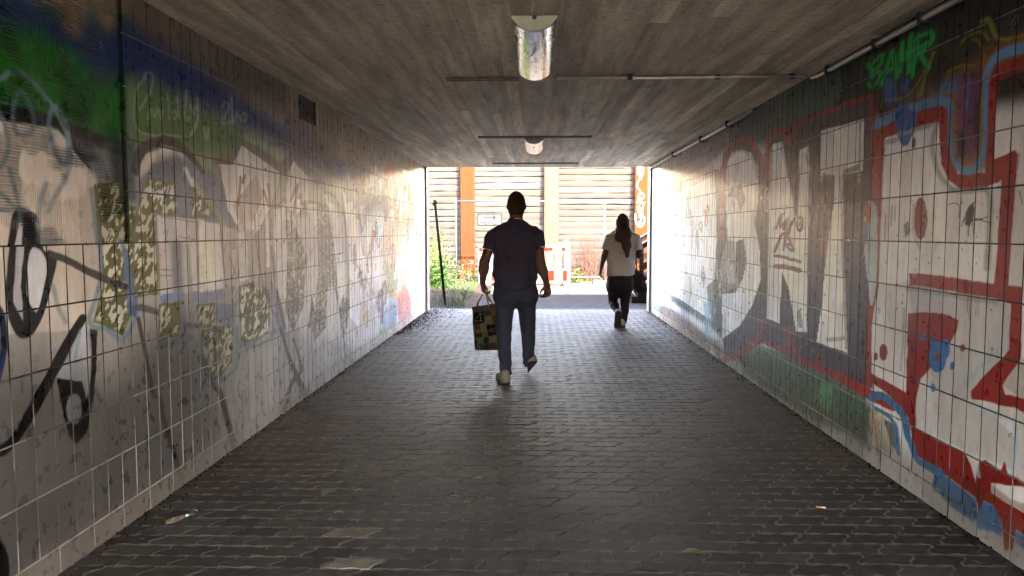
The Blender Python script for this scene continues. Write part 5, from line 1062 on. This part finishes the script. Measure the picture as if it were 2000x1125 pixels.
skin = mat('skin', (0.031, 0.018, 0.018), 0.7, spec=0.2, noise=0.08, nscale=30); dark_hair = mat('dark_hair', (0.010, 0.007, 0.006), 0.9, spec=0.1, noise=0.3, nscale=60)
def man():
    Y = 7.32
    t = empty('person', (onZ(1000, 752)[0], 7.2, 0), 'man in dark short sleeved polo shirt and blue jeans walking away with a shopping bag', 'person', 'people walking through the underpass')
    P = lambda x, y, yy=Y: onY(x, y, yy)
    hc = P(1008.5, 401, Y+0.03); hr = (0.081, 0.099, 0.124); nk = P(1008, 432)
    # body (skin)
    f = Field((-0.62, 6.85, -0.02), (0.32, 8.0, 1.86), 0.0065)
    head(f, hc, hr, nk)
    f.cap(P(1006, 470), P(1006, 560), 0.165, 0.165, 0.04, 0.62); f.cap(P(970, 462), P(1044, 462), 0.055, 0.055, 0.05)
    LS, LE, LW = P(962, 463), P(946, 512, Y-0.02), P(942.5, 553, Y+0.03); RS, RE, RW = P(1050, 463), P(1055.5, 515, Y-0.05), P(1068.5, 556, Y-0.02)
    for S_, E_, W_ in ((LS, LE, LW), (RS, RE, RW)):
        f.cap(S_, E_, 0.056, 0.044, 0.04); f.cap(E_, E_+(W_-E_)*0.35, 0.044, 0.045, 0.03); f.cap(E_+(W_-E_)*0.3, W_, 0.045, 0.027, 0.03)
    LK = P(944.5, 567, Y+0.03); RK = P(1069.5, 572, Y-0.02)
    hand(f, LW, LK, (0.25, 1, 0), (1, -0.1, -0.3)); hand(f, RW, RK, (-0.9, 0.35, -0.3), (-0.75, -0.4, 0.0))
    LH, LKn, LA = P(986, 588), P(984, 660, Y+0.0), P(988, 726, 7.20); RH, RKn, RA = P(1028, 588), P(1032, 655, Y+0.17), P(1032, 706, 7.56)
    for a, b, c in ((LH, LKn, LA), (RH, RKn, RA)): f.cap(a, b, 0.082, 0.052, 0.04); f.cap(b, b+(c-b)*0.35, 0.052, 0.050, 0.03); f.cap(b+(c-b)*0.3, c, 0.050, 0.034, 0.03)
    lh_, lt = P(987, 746, 7.15), P(979, 739, 7.36); lh_[2] = 0.045; lt[2] = 0.035
    rh, rt2 = P(1039, 703, 7.54), P(1022, 727, 7.73); rt2[2] = max(rt2[2], 0.030)
    f.cap(LA, lh_, 0.034, 0.022, 0.02); f.cap(lh_, lt, 0.02, 0.016, 0.02); rz_ = np.array((0, 0, 0.014)); f.cap(RA, rh+rz_, 0.034, 0.018, 0.02); f.cap(rh+rz_, rt2*0.75+rh*0.25+rz_, 0.016, 0.010, 0.01)
    field_obj('body', f, skin, t)
    eyes(hc, hr, t)
    # hair: close-cropped cap
    f = Field(hc-np.array((0.13, 0.14, 0.12)), hc+np.array((0.13, 0.14, 0.17)), 0.005)
    f.ell(hc+(0, -0.008, 0.014), (hr[0]+0.006, hr[1]+0.006, hr[2]*0.94+0.004), 0.01); f.ell(hc+(0, -0.030, -0.055), (0.067, 0.062, 0.062), 0.03); f.cut(hc+(0, 0.05, 0.02), (0, 1, -0.55)); f.cut(hc+(0, 0, -0.098), (0, 0.3, -1))
    f.wrinkle(lambda X, Y_, Z: 0.0016*np.sin(X*420+Z*130)*np.sin(Y_*390+Z*330))
    field_obj('hair', f, dark_hair, t)
    # polo shirt
    f = Field((-0.52, 7.05, 0.80), (0.28, 7.62, 1.66), 0.0065)
    f.cap(P(1006, 476), P(1006.5, 520), 0.188, 0.202, 0.05, 0.68); f.cap(P(1006.5, 520), P(1006.5, 575), 0.202, 0.211, 0.05, 0.70); f.cap(P(970, 463), P(1043, 463), 0.072, 0.072, 0.06); f.cap(P(1008, 437), P(980, 453), 0.060, 0.062, 0.06); f.cap(P(1008, 437), P(1036, 453), 0.060, 0.062, 0.06)
    f.ell(P(985, 470, Y-0.06), (0.10, 0.07, 0.12), 0.05); f.ell(P(1030, 470, Y-0.06), (0.10, 0.07, 0.12), 0.05)
    f.cut(P(1006, 565.5), (0.0, 0.0, -1))
    arm = Field(tuple(f.lo), tuple(f.lo+f.h*(np.array(f.n)-1)), 0.0065)
    for S_, E_, cut_ in ((LS, LE, 0.50), (RS, RE, 0.42)):
        g = Field(tuple(f.lo), tuple(f.lo+f.h*(np.array(f.n)-1)), 0.0065); g.cap(S_+(0, 0, 0.004), S_+(E_-S_)*0.75, 0.068, 0.069, 0.03); g.cut(S_+(E_-S_)*cut_, (E_-S_)); n = min(arm.f.shape[0], g.f.shape[0]); arm.f = np.minimum(arm.f, g.f)
    a, b = f.f, arm.f[:f.n[0], :f.n[1], :f.n[2]]; kk = 0.035; hh = np.maximum(kk-np.abs(a-b), 0)/kk; f.f = np.minimum(a, b)-hh*hh*kk*0.25
    f.wrinkle(lambda X, Y_, Z: 0.0060*np.sin(Z*34+X*26+np.sin(X*21)*1.5)*np.sin(X*17+Z*8)+0.0032*np.sin(Z*62-X*38+np.sin(Y_*20)))
    field_obj('polo_shirt', f, mat('dark_cotton', (0.0105, 0.0115, 0.028), 0.95, spec=0.15, noise=0.2, nscale=40), t)
    # white piping on collar and sleeves
    wt = mat('white_piping', (0.55, 0.52, 0.52), 0.7)
    def ring(c, ax, r, th, flat=1.0):
        ax = Vector(ax).normalized(); a = ax.orthogonal().normalized(); b = ax.cross(a); mb = MB(); mb.tube([Vector(c)+(a*math.cos(q)+b*math.sin(q))*r for q in np.linspace(0, 2*math.pi, 33)], th, 6, cap=False); return mb
    for S_, E_, q, r_ in ((LS, LE, 0.505, 0.0705), (RS, RE, 0.425, 0.0705)): adopt(ring(S_+(E_-S_)*q, E_-S_, r_, 0.0022).build('sleeve_piping', wt, smooth=True), t)
    cl = Field(nk-np.array((0.12, 0.12, 0.06)), nk+np.array((0.12, 0.12, 0.1)), 0.005); cl.cap(nk+(0, 0.0, -0.04), nk+(0, 0.008, 0.0), 0.074, 0.068, 0.01); cl.cut(nk+(0, 0, 0.010), (0, 0.25, 1)); field_obj('collar', cl, mat('dark_cotton'), t)
    adopt(ring(nk+(0, 0.004, 0.009), (0, 0.25, 1), 0.0690, 0.0018).build('collar_piping', wt, smooth=True), t)
    # jeans
    f = Field((-0.46, 6.95, 0.06), (0.24, 7.85, 1.0), 0.0065)
    f.cap(P(1007, 556), P(1007, 562), 0.185, 0.190, 0.05, 0.66); f.cap(P(988, 572), P(1026, 572), 0.105, 0.105, 0.06); f.ell(P(986, 580, Y-0.045), (0.10, 0.105, 0.085), 0.06); f.ell(P(1029, 580, Y-0.045), (0.10, 0.105, 0.085), 0.06)
    f.cap(LH, LKn, 0.095, 0.070, 0.028); f.cap(LKn, LA, 0.070, 0.056, 0.012); f.cap(RH, RKn, 0.095, 0.068, 0.028); f.cap(RKn, RA, 0.068, 0.055, 0.012)
    f.cut(P(1007, 560.5), (0, 0, 1)); 
    kL = np.linalg.norm(LA-LKn)
    f.wrinkle(lambda X, Y_, Z: 0.0040*np.sin(Z*62+X*30+np.sin(X*40))*np.exp(-((Z-0.16)/0.10)**2)+0.0035*np.sin(Z*48+X*35)*np.exp(-((Z-0.46)/0.09)**2)+0.0018*np.sin(Z*30-X*45))
    field_obj('jeans', f, mat('denim', (0.0085, 0.0140, 0.034), 0.95, spec=0.15, noise=0.25, nscale=25), t)
    # trainers
    sm = mat('trainer_grey', (0.07, 0.078, 0.08), 0.75, spec=0.1, noise=0.2, nscale=25); so = mat('trainer_sole', (0.012, 0.012, 0.0125), 0.8, spec=0.1)
    f = Field((-0.40, 7.02, -0.01), (-0.10, 7.52, 0.22), 0.005)
    f.cap(lh_+(0, 0.01, 0.002), lh_+(0, 0.01, 0.055), 0.043, 0.040, 0.03); f.cap(lh_, lt, 0.043, 0.041, 0.03); f.cap(lt, lt+(-0.02, 0.05, -0.003), 0.044, 0.036, 0.03); f.cap(lh_+(-0.01, 0.06, 0.04), lt+(0, -0.06, 0.02), 0.036, 0.03, 0.03); f.cut((0, 0, 0.012), (0, 0, -1)); field_obj('shoe', f, sm, t)
    f = Field((-0.42, 7.02, -0.01), (-0.08, 7.54, 0.1), 0.005); f.cap(lh_*(1, 1, 0)+(0, 0, 0.012), lt*(1, 1, 0)+(0, 0, 0.012), 0.047, 0.048, 0.02); f.cap(lt*(1, 1, 0)+(0, 0, 0.012), lt*(1, 1, 0)+(-0.02, 0.05, 0.012), 0.048, 0.038, 0.02); f.cut((0, 0, 0.020), (0, 0, 1)); f.cut((0, 0, 0.0005), (0, 0, -1)); field_obj('sole', f, so, t)
    d = rt2-rh; up_ = np.array((d[0]*0.2, -d[2]*0.0-0.5*abs(d[2]), 1.0)); up_ = np.array((0, 0, 1.0))-d*(d[2]/(d@d)); up_ /= np.linalg.norm(up_)
    f = Field((-0.08, 7.36, -0.01), (0.34, 7.95, 0.34), 0.005); f.cap(rh, rh+up_*0.045, 0.044, 0.041, 0.03); f.cap(rh, rt2, 0.044, 0.040, 0.03); f.cap(rt2, rt2+d*0.12, 0.040, 0.033, 0.03); f.cap(rh+up_*0.035+d*0.2, rt2+up_*0.012-d*0.25, 0.036, 0.03, 0.03); f.cut(rh-up_*0.030, -up_); f.cut((0, 0, 0.002), (0, 0, -1)); field_obj('shoe', f, sm, t)
    f = Field((-0.08, 7.36, -0.01), (0.34, 7.95, 0.34), 0.005); f.cap(rh-up_*0.03, rt2-up_*0.026, 0.048, 0.045, 0.02); f.cap(rt2-up_*0.026, rt2-up_*0.02+d*0.12, 0.045, 0.036, 0.02); f.cut(rh-up_*0.026, up_); f.cut(rh-up_*0.036, -up_); f.cut((0, 0, 0.001), (0, 0, -1)); field_obj('sole', f, so, t)
    return LK
LK = man()

def shopping_bag(LK):
    Y = LK[1]-0.02; P = lambda x, y: onY(x, y, Y)
    TL, TR, BL, BR = P(921.5, 600), P(968, 593), P(928, 683), P(975, 683)
    t = empty('shopping_bag', (TL+TR+BL+BR)/4*np.array((1, 1, 0))+np.array((0, 0, BL[2])), 'patchwork printed shopping bag hanging from the left hand of the man', 'bag')
    n, m_ = 44, 64; th = 0.075
    us = np.linspace(0, 1, n); vs = np.linspace(0, 1, m_)                     # v down from the top
    def conv(x, y):                                                          # crop coordinates (643 x 1125, 8.04 px per photo px) -> bag u, v
        px, py = 910+x/8.04, 560+y/8.04; u = (px-(921.5+(928-921.5)*(py-600)/83))/46.5; return (u, (py-(600-7*u))/(83+7*u))
    cv = Canvas(us, vs, conv, (0.36, 0.35, 0.29)); cv.Uw, cv.Vw = cv.U, cv.V; cv.mpp = lambda p: 1/46.5; P4 = lambda q, c: cv.poly(q, c, 0.012)
    P4([(95, 310), (480, 260), (480, 370), (95, 400)], (0.26, 0.24, 0.19))
    P4([(105, 400), (270, 375), (305, 545), (125, 580)], (0.012, 0.012, 0.014)); P4([(325, 590), (460, 565), (480, 740), (355, 765)], (0.010, 0.012, 0.035))
    P4([(140, 575), (235, 560), (235, 655), (150, 668)], (0.35, 0.12, 0.02)); P4([(400, 450), (470, 430), (480, 570), (430, 560)], (0.40, 0.11, 0.02)); P4([(275, 380), (390, 362), (400, 440), (300, 450)], (0.12, 0.12, 0.10))
    P4([(160, 715), (260, 700), (262, 780), (165, 780)], (0.03, 0.11, 0.025)); P4([(262, 700), (352, 690), (355, 765), (265, 780)], (0.40, 0.27, 0.02)); P4([(275, 785), (365, 770), (365, 870), (285, 890)], (0.03, 0.05, 0.12)); P4([(370, 870), (480, 850), (490, 950), (380, 960)], (0.30, 0.10, 0.03))
    P4([(190, 800), (280, 790), (285, 900), (200, 880)], (0.28, 0.33, 0.24)); P4([(200, 880), (320, 900), (370, 975), (250, 960)], (0.06, 0.14, 0.06)); P4([(300, 890), (370, 880), (380, 950), (340, 960)], (0.10, 0.04, 0.10)); P4([(130, 700), (165, 700), (165, 790), (135, 760)], (0.35, 0.13, 0.03)); P4([(135, 780), (190, 850), (175, 950), (140, 930)], (0.02, 0.018, 0.016))
    W_ = (0.62, 0.62, 0.58)
    for q in ([(150, 530), (160, 490), (200, 450), (215, 420), (235, 410), (252, 430), (232, 450), (238, 500), (240, 520)], [(150, 530), (200, 528), (255, 520)], [(225, 440), (232, 408)]): cv.stroke(q, 0.5, W_, 0.008)
    for q in ([(365, 690), (400, 650), (440, 650), (455, 672), (430, 688), (395, 680), (370, 660)], [(398, 672), (398, 700)]): cv.stroke(q, 0.45, (0.4, 0.42, 0.5), 0.008)
    TLv, TRv, BLv, BRv = [Vector(p) for p in (TL, TR, BL, BR)]
    def pt(u, v, s):
        p = TLv.lerp(TRv, u).lerp(BLv.lerp(BRv, u), v); e = max(0, abs(u-0.5)*2-0.86)/0.14; b = 0.35+0.65*math.sin(min(1, v*1.6)*math.pi/2); bot = 1-0.5*max(0, (v-0.93)/0.07)
        p.y += s*th*b*(1-0.55*e*e)*bot+0.006*math.sin(u*9+v*7)+0.004*math.sin(v*19-u*5); p.x += 0.004*math.sin(v*11)*(1-v); return p
    V = []; C_ = []; Q = []
    for s in (-1, 1):
        for j in range(m_):
            for i in range(n): V.append(pt(us[i], vs[j], s)); C_.append(cv.C[j, i])
    idx = np.arange(2*n*m_).reshape(2, m_, n)
    q = lambda a: np.stack([a[:-1, :-1], a[1:, :-1], a[1:, 1:], a[:-1, 1:]], -1).reshape(-1, 4)
    Q = [q(idx[0]), q(idx[1])[:, ::-1]]
    for a, b in ((idx[0, :, 0], idx[1, :, 0]), (idx[1, :, -1], idx[0, :, -1])): Q.append(np.stack([a[:-1], b[:-1], b[1:], a[1:]], -1))
    Q.append(np.stack([idx[0, -1, :-1], idx[1, -1, :-1], idx[1, -1, 1:], idx[0, -1, 1:]], -1))
    o = obj_np('bag_body', np.array([tuple(v) for v in V]), np.concatenate(Q), mat('woven_plastic', (0.4, 0.4, 0.35), 0.7, spec=0.03, noise=0.12, nscale=20, attr='col', bump=0.15, bscale=25), None, True, np.clip((np.array(C_)*0.62+0.38*np.array(C_).mean(1, keepdims=True))/0.36, 0, 2)**1.25*(0.024, 0.030, 0.034)); adopt(o, t)
    top = Vector(LK)+Vector((0.012, 0, -0.028)); hm = mat('bag_strap', (0.06, 0.057, 0.047), 0.75)
    for s in (-1, 1):
        a = pt(0.20, 0.03, s); b = pt(0.72 if s < 0 else 0.86, 0.03, s); mb = MB(); k = 9
        path = [a.lerp(top+Vector((-0.012, s*0.008, 0)), i/k)+Vector((-0.012*math.sin(math.pi*i/k), 0, 0)) for i in range(k+1)]+[(top+Vector((0.012, s*0.008, 0))).lerp(b, i/k) for i in range(k+1)]
        vs_ = []; fs = []
        for i, p in enumerate(path):
            w = Vector((0.009, 0.006, 0)) if i not in (k, k+1) else Vector((0.004, 0.009, 0)); y = Vector((0, 0.0016, 0)); vs_ += [p-w-y, p+w-y, p+w+y, p-w+y]
        for i in range(len(path)-1):
            for e in range(4): fs.append((i*4+e, i*4+(e+1) % 4, i*4+4+(e+1) % 4, i*4+4+e))
        mb.add(vs_, fs); o = mb.build('handle', hm); adopt(o, t)
shopping_bag(LK)

def woman():
    Y = 11.52; P = lambda x, y, yy=Y: onY(x, y, yy)
    t = empty('person', (P(1213, 600)[0], Y, 0), 'woman with long dark hair in pale T-shirt and black leggings walking away', 'person', 'people walking through the underpass')
    hc = P(1215.5, 434, Y+0.02); hr = (0.074, 0.092, 0.115); nk = P(1216, 456)
    f = Field((0.82, 10.9, -0.02), (1.90, 12.3, 1.76), 0.0075)
    head(f, hc, hr, nk, True)
    f.cap(P(1213, 470), P(1212, 535), 0.165, 0.175, 0.04, 0.62); f.cap(P(1198, 463), P(1236, 463), 0.05, 0.05, 0.05)
    LS, LE, LW = P(1190, 466), P(1180.5, 500, Y-0.02), P(1173.5, 526, Y+0.05); RS, RE, RW = P(1242, 466), P(1249.5, 499, Y-0.05), P(1247, 497, Y+0.2)
    for S_, E_, W_ in ((LS, LE, LW), (RS, RE, RW)): f.cap(S_, E_, 0.056, 0.045, 0.04); f.cap(E_, W_, 0.043, 0.026, 0.03)
    LK_ = LW+(P(1171.5, 536, Y+0.05)-LW); hand(f, LW, LK_, (0.3, 1, 0), (0.8, 0.2, -0.4), 0.0085, 0.006)
    RKn_ = RW+np.array((-0.03, 0.075, 0.0)); hand(f, RW, RKn_, (-1, 0, 0.3), (0.0, 0.3, -1), 0.0085, 0.006)
    LH, LKn, LA = P(1199, 560), P(1197, 589, Y+0.10), P(1206, 609, Y-0.12); RH, RKn, RA = P(1222, 560), P(1220.5, 592, Y+0.05), P(1219, 628, Y+0.06)
    for a, b, c in ((LH, LKn, LA), (RH, RKn, RA)): f.cap(a, b, 0.088, 0.058, 0.04); f.cap(b, b+(c-b)*0.35, 0.056, 0.054, 0.03); f.cap(b+(c-b)*0.3, c, 0.054, 0.033, 0.03)
    lh_ = P(1207.5, 612, Y-0.17); lt = P(1206, 635, Y-0.06); lt[2] = max(lt[2], 0.035); rh = P(1216, 634, Y+0.02); rh[2] = 0.045; rt2 = rh+np.array((-0.01, 0.17, -0.008))
    lf_ = np.array((0, 0.028, 0)); f.cap(LA, lh_+lf_, 0.033, 0.018, 0.02); f.cap(lh_+lf_, lt+lf_, 0.017, 0.014, 0.01); f.cap(RA, rh, 0.033, 0.022, 0.02); f.cap(rh, rt2, 0.02, 0.016, 0.02)
    field_obj('body', f, skin, t); eyes(hc, hr, t)
    # long hair
    f = Field(hc-np.array((0.22, 0.28, 0.62)), hc+np.array((0.22, 0.2, 0.19)), 0.006)
    f.ell(hc+(0, -0.01, 0.012), (hr[0]+0.016, hr[1]+0.014, hr[2]*0.95+0.010), 0.02); f.cut(hc+(0, 0.045, 0.02), (0, 1, -0.45))
    f.cap(hc+(-0.005, -0.05, -0.02), hc+(-0.004, -0.112, -0.19), 0.086, 0.118, 0.05, 0.55); f.cap(hc+(-0.035, -0.07, -0.1), hc+(-0.075, -0.135, -0.24), 0.055, 0.045, 0.04, 0.8)
    f.cap(hc+(0.015, -0.125, -0.15), hc+(0.045, -0.185, -0.35), 0.076, 0.058, 0.05, 0.6); f.cap(hc+(0.045, -0.185, -0.35), hc+(0.055, -0.195, -0.50), 0.056, 0.026, 0.04, 0.6)
    f.wrinkle(lambda X, Y_, Z: 0.0035*np.sin(X*230+np.sin(Z*9)*3+Z*14)*sstep(0.12, -0.05, (Z-hc[2]).astype(np.float32)))
    field_obj('hair', f, mat('brown_hair', (0.012, 0.0055, 0.004), 0.75, spec=0.2, noise=0.3, nscale=40, stretch=(3, 3, 0.3)), t)
    # T-shirt
    f = Field((0.88, 11.2, 0.68), (1.78, 11.9, 1.50), 0.007)
    f.cap(P(1213.5, 474), P(1213, 500), 0.195, 0.200, 0.05, 0.66); f.cap(P(1213, 500), P(1212.5, 545), 0.200, 0.213, 0.05, 0.70); f.cap(P(1200, 464), P(1233, 464), 0.075, 0.075, 0.06); f.cap(P(1216, 455), P(1202, 461), 0.06, 0.06, 0.05); f.cap(P(1216, 455), P(1230, 461), 0.06, 0.06, 0.05)
    f.cut(P(1212, 538), (0.05, 0, -1)); arm = []
    for S_, E_, cut_ in ((LS, LE, 0.66), (RS, RE, 0.70)):
        g = Field(tuple(f.lo), tuple(f.lo+f.h*(np.array(f.n)-1)), 0.007); g.cap(S_, S_+(E_-S_)*0.85, 0.072, 0.073, 0.03); g.cut(S_+(E_-S_)*cut_, (E_-S_)); a, b = f.f, g.f[:f.n[0], :f.n[1], :f.n[2]]; kk = 0.03; hh = np.maximum(kk-np.abs(a-b), 0)/kk; f.f = np.minimum(a, b)-hh*hh*kk*0.25
    f.wrinkle(lambda X, Y_, Z: 0.005*np.sin(X*22+np.sin(Z*12)*1.2)*sstep(1.2, 0.9, Z.astype(np.float32))+0.003*np.sin(Z*40+X*30))
    field_obj('t_shirt', f, mat('pale_cotton', (0.135, 0.137, 0.147), 0.85, noise=0.1, nscale=30), t)
    # leggings
    f = Field((0.90, 11.0, 0.05), (1.78, 12.0, 0.92), 0.007)
    f.cap(P(1211.5, 540), P(1211, 556), 0.190, 0.205, 0.05, 0.72); f.ell(P(1200, 557, Y-0.06), (0.11, 0.11, 0.12), 0.05); f.ell(P(1223, 557, Y-0.06), (0.11, 0.11, 0.12), 0.05)
    f.cap(LH, LKn, 0.108, 0.066, 0.03); f.cap(LKn, LKn+(LA-LKn)*0.4, 0.066, 0.058, 0.012); f.cap(LKn+(LA-LKn)*0.4, LA, 0.064, 0.042, 0.03); f.cap(RH, RKn, 0.105, 0.066, 0.02); f.cap(RKn, RKn+(RA-RKn)*0.4, 0.066, 0.058, 0.012); f.cap(RKn+(RA-RKn)*0.4, RA, 0.062, 0.040, 0.03); f.cut(P(1212, 532), (0, 0, 1))
    field_obj('leggings', f, mat('black_jersey', (0.0045, 0.004, 0.006), 0.85, spec=0.12, noise=0.2), t)
    sm = mat('white_trainer', (0.12, 0.12, 0.125), 0.7, spec=0.1, noise=0.15); so = mat('trainer_sole')
    # planted foot
    f = Field((1.1, 11.4, -0.01), (1.5, 11.95, 0.2), 0.006); f.cap(rh, rh+(0, 0.01, 0.045), 0.040, 0.037, 0.03); f.cap(rh, rt2, 0.040, 0.038, 0.03); f.cut((0, 0, 0.018), (0, 0, -1)); field_obj('shoe', f, sm, t)
    f = Field((1.1, 11.4, -0.01), (1.5, 11.95, 0.1), 0.006); f.cap(rh*(1, 1, 0)+(0, 0, 0.012), rt2*(1, 1, 0)+(0, 0, 0.012), 0.044, 0.042, 0.02); f.cut((0, 0, 0.022), (0, 0, 1)); f.cut((0, 0, 0.0005), (0, 0, -1)); field_obj('sole', f, so, t)
    # raised foot: the sole turned to the back
    d = lt-lh_; up_ = np.array((0, 1.0, 0.0)); up_ = up_-d*(up_@d)/(d@d); up_ /= np.linalg.norm(up_)
    f = Field((1.05, 11.1, -0.01), (1.5, 11.75, 0.36), 0.006); f.cap(lh_+up_*0.02, lh_+up_*0.05, 0.042, 0.040, 0.03); f.cap(lh_+up_*0.02, lt+up_*0.018, 0.042, 0.042, 0.03); f.cap(lt+up_*0.018, lt+up_*0.015+d*0.1, 0.042, 0.034, 0.02); f.cut(lh_, -up_); f.cut((0, 0, 0.002), (0, 0, -1)); field_obj('shoe', f, sm, t)
    f = Field((1.05, 11.1, -0.01), (1.5, 11.75, 0.36), 0.006); f.cap(lh_, lt, 0.050, 0.052, 0.02); f.cap(lt, lt+d*0.1, 0.052, 0.042, 0.02); f.cut(lh_+up_*0.004, up_); f.cut(lh_-up_*0.018, -up_); f.cut((0, 0, 0.001), (0, 0, -1)); field_obj('sole', f, so, t)
    # black tote on the right forearm
    b = empty('tote_bag', P(1250, 560, Y+0.1)*np.array((1, 1, 0))+np.array((0, 0, 0.55)), 'large black tote bag hanging from the bent right arm of the woman', 'bag')
    f = Field((1.40, 11.3, 0.40), (1.85, 11.95, 1.02), 0.007); q = lambda x, y: P(x, y, Y+0.1)
    f.cap(q(1241, 538), q(1259, 544), 0.085, 0.040, 0.05, 0.8); f.cap(q(1244, 556), q(1257, 562), 0.085, 0.055, 0.06, 0.8); f.cap(q(1240, 532), q(1246, 556), 0.05, 0.07, 0.05, 0.8); f.cap(q(1248, 565), q(1256, 568), 0.05, 0.04, 0.05, 0.8)
    f.wrinkle(lambda X, Y_, Z: 0.006*np.sin(X*45+Z*30)*np.sin(Z*38))
    field_obj('bag_body', f, mat('black_fabric', (0.004, 0.0036, 0.0045), 0.85, spec=0.12, noise=0.3), b)
    for dy in (-0.03, 0.04):
        arm_ = Vector(RE+(RW-RE)*0.45)+Vector((0, dy, -0.045+0.09)); mb = MB(); c1 = Vector(q(1243, 528))+Vector((0, dy, 0)); c2 = Vector(q(1257, 538))+Vector((0, dy, 0)); pts = [c1, c1.lerp(arm_, 0.7)+Vector((-0.035, 0, 0)), arm_+Vector((-0.03, 0, 0)), arm_+Vector((0, 0, 0.008)), arm_+Vector((0.035, 0, -0.01)), c2.lerp(arm_, 0.55)+Vector((0.02, 0, 0)), c2]; mb.tube(pts, 0.009, 6, flat=0.5); adopt(mb.build('strap', mat('black_fabric')), b)
woman()
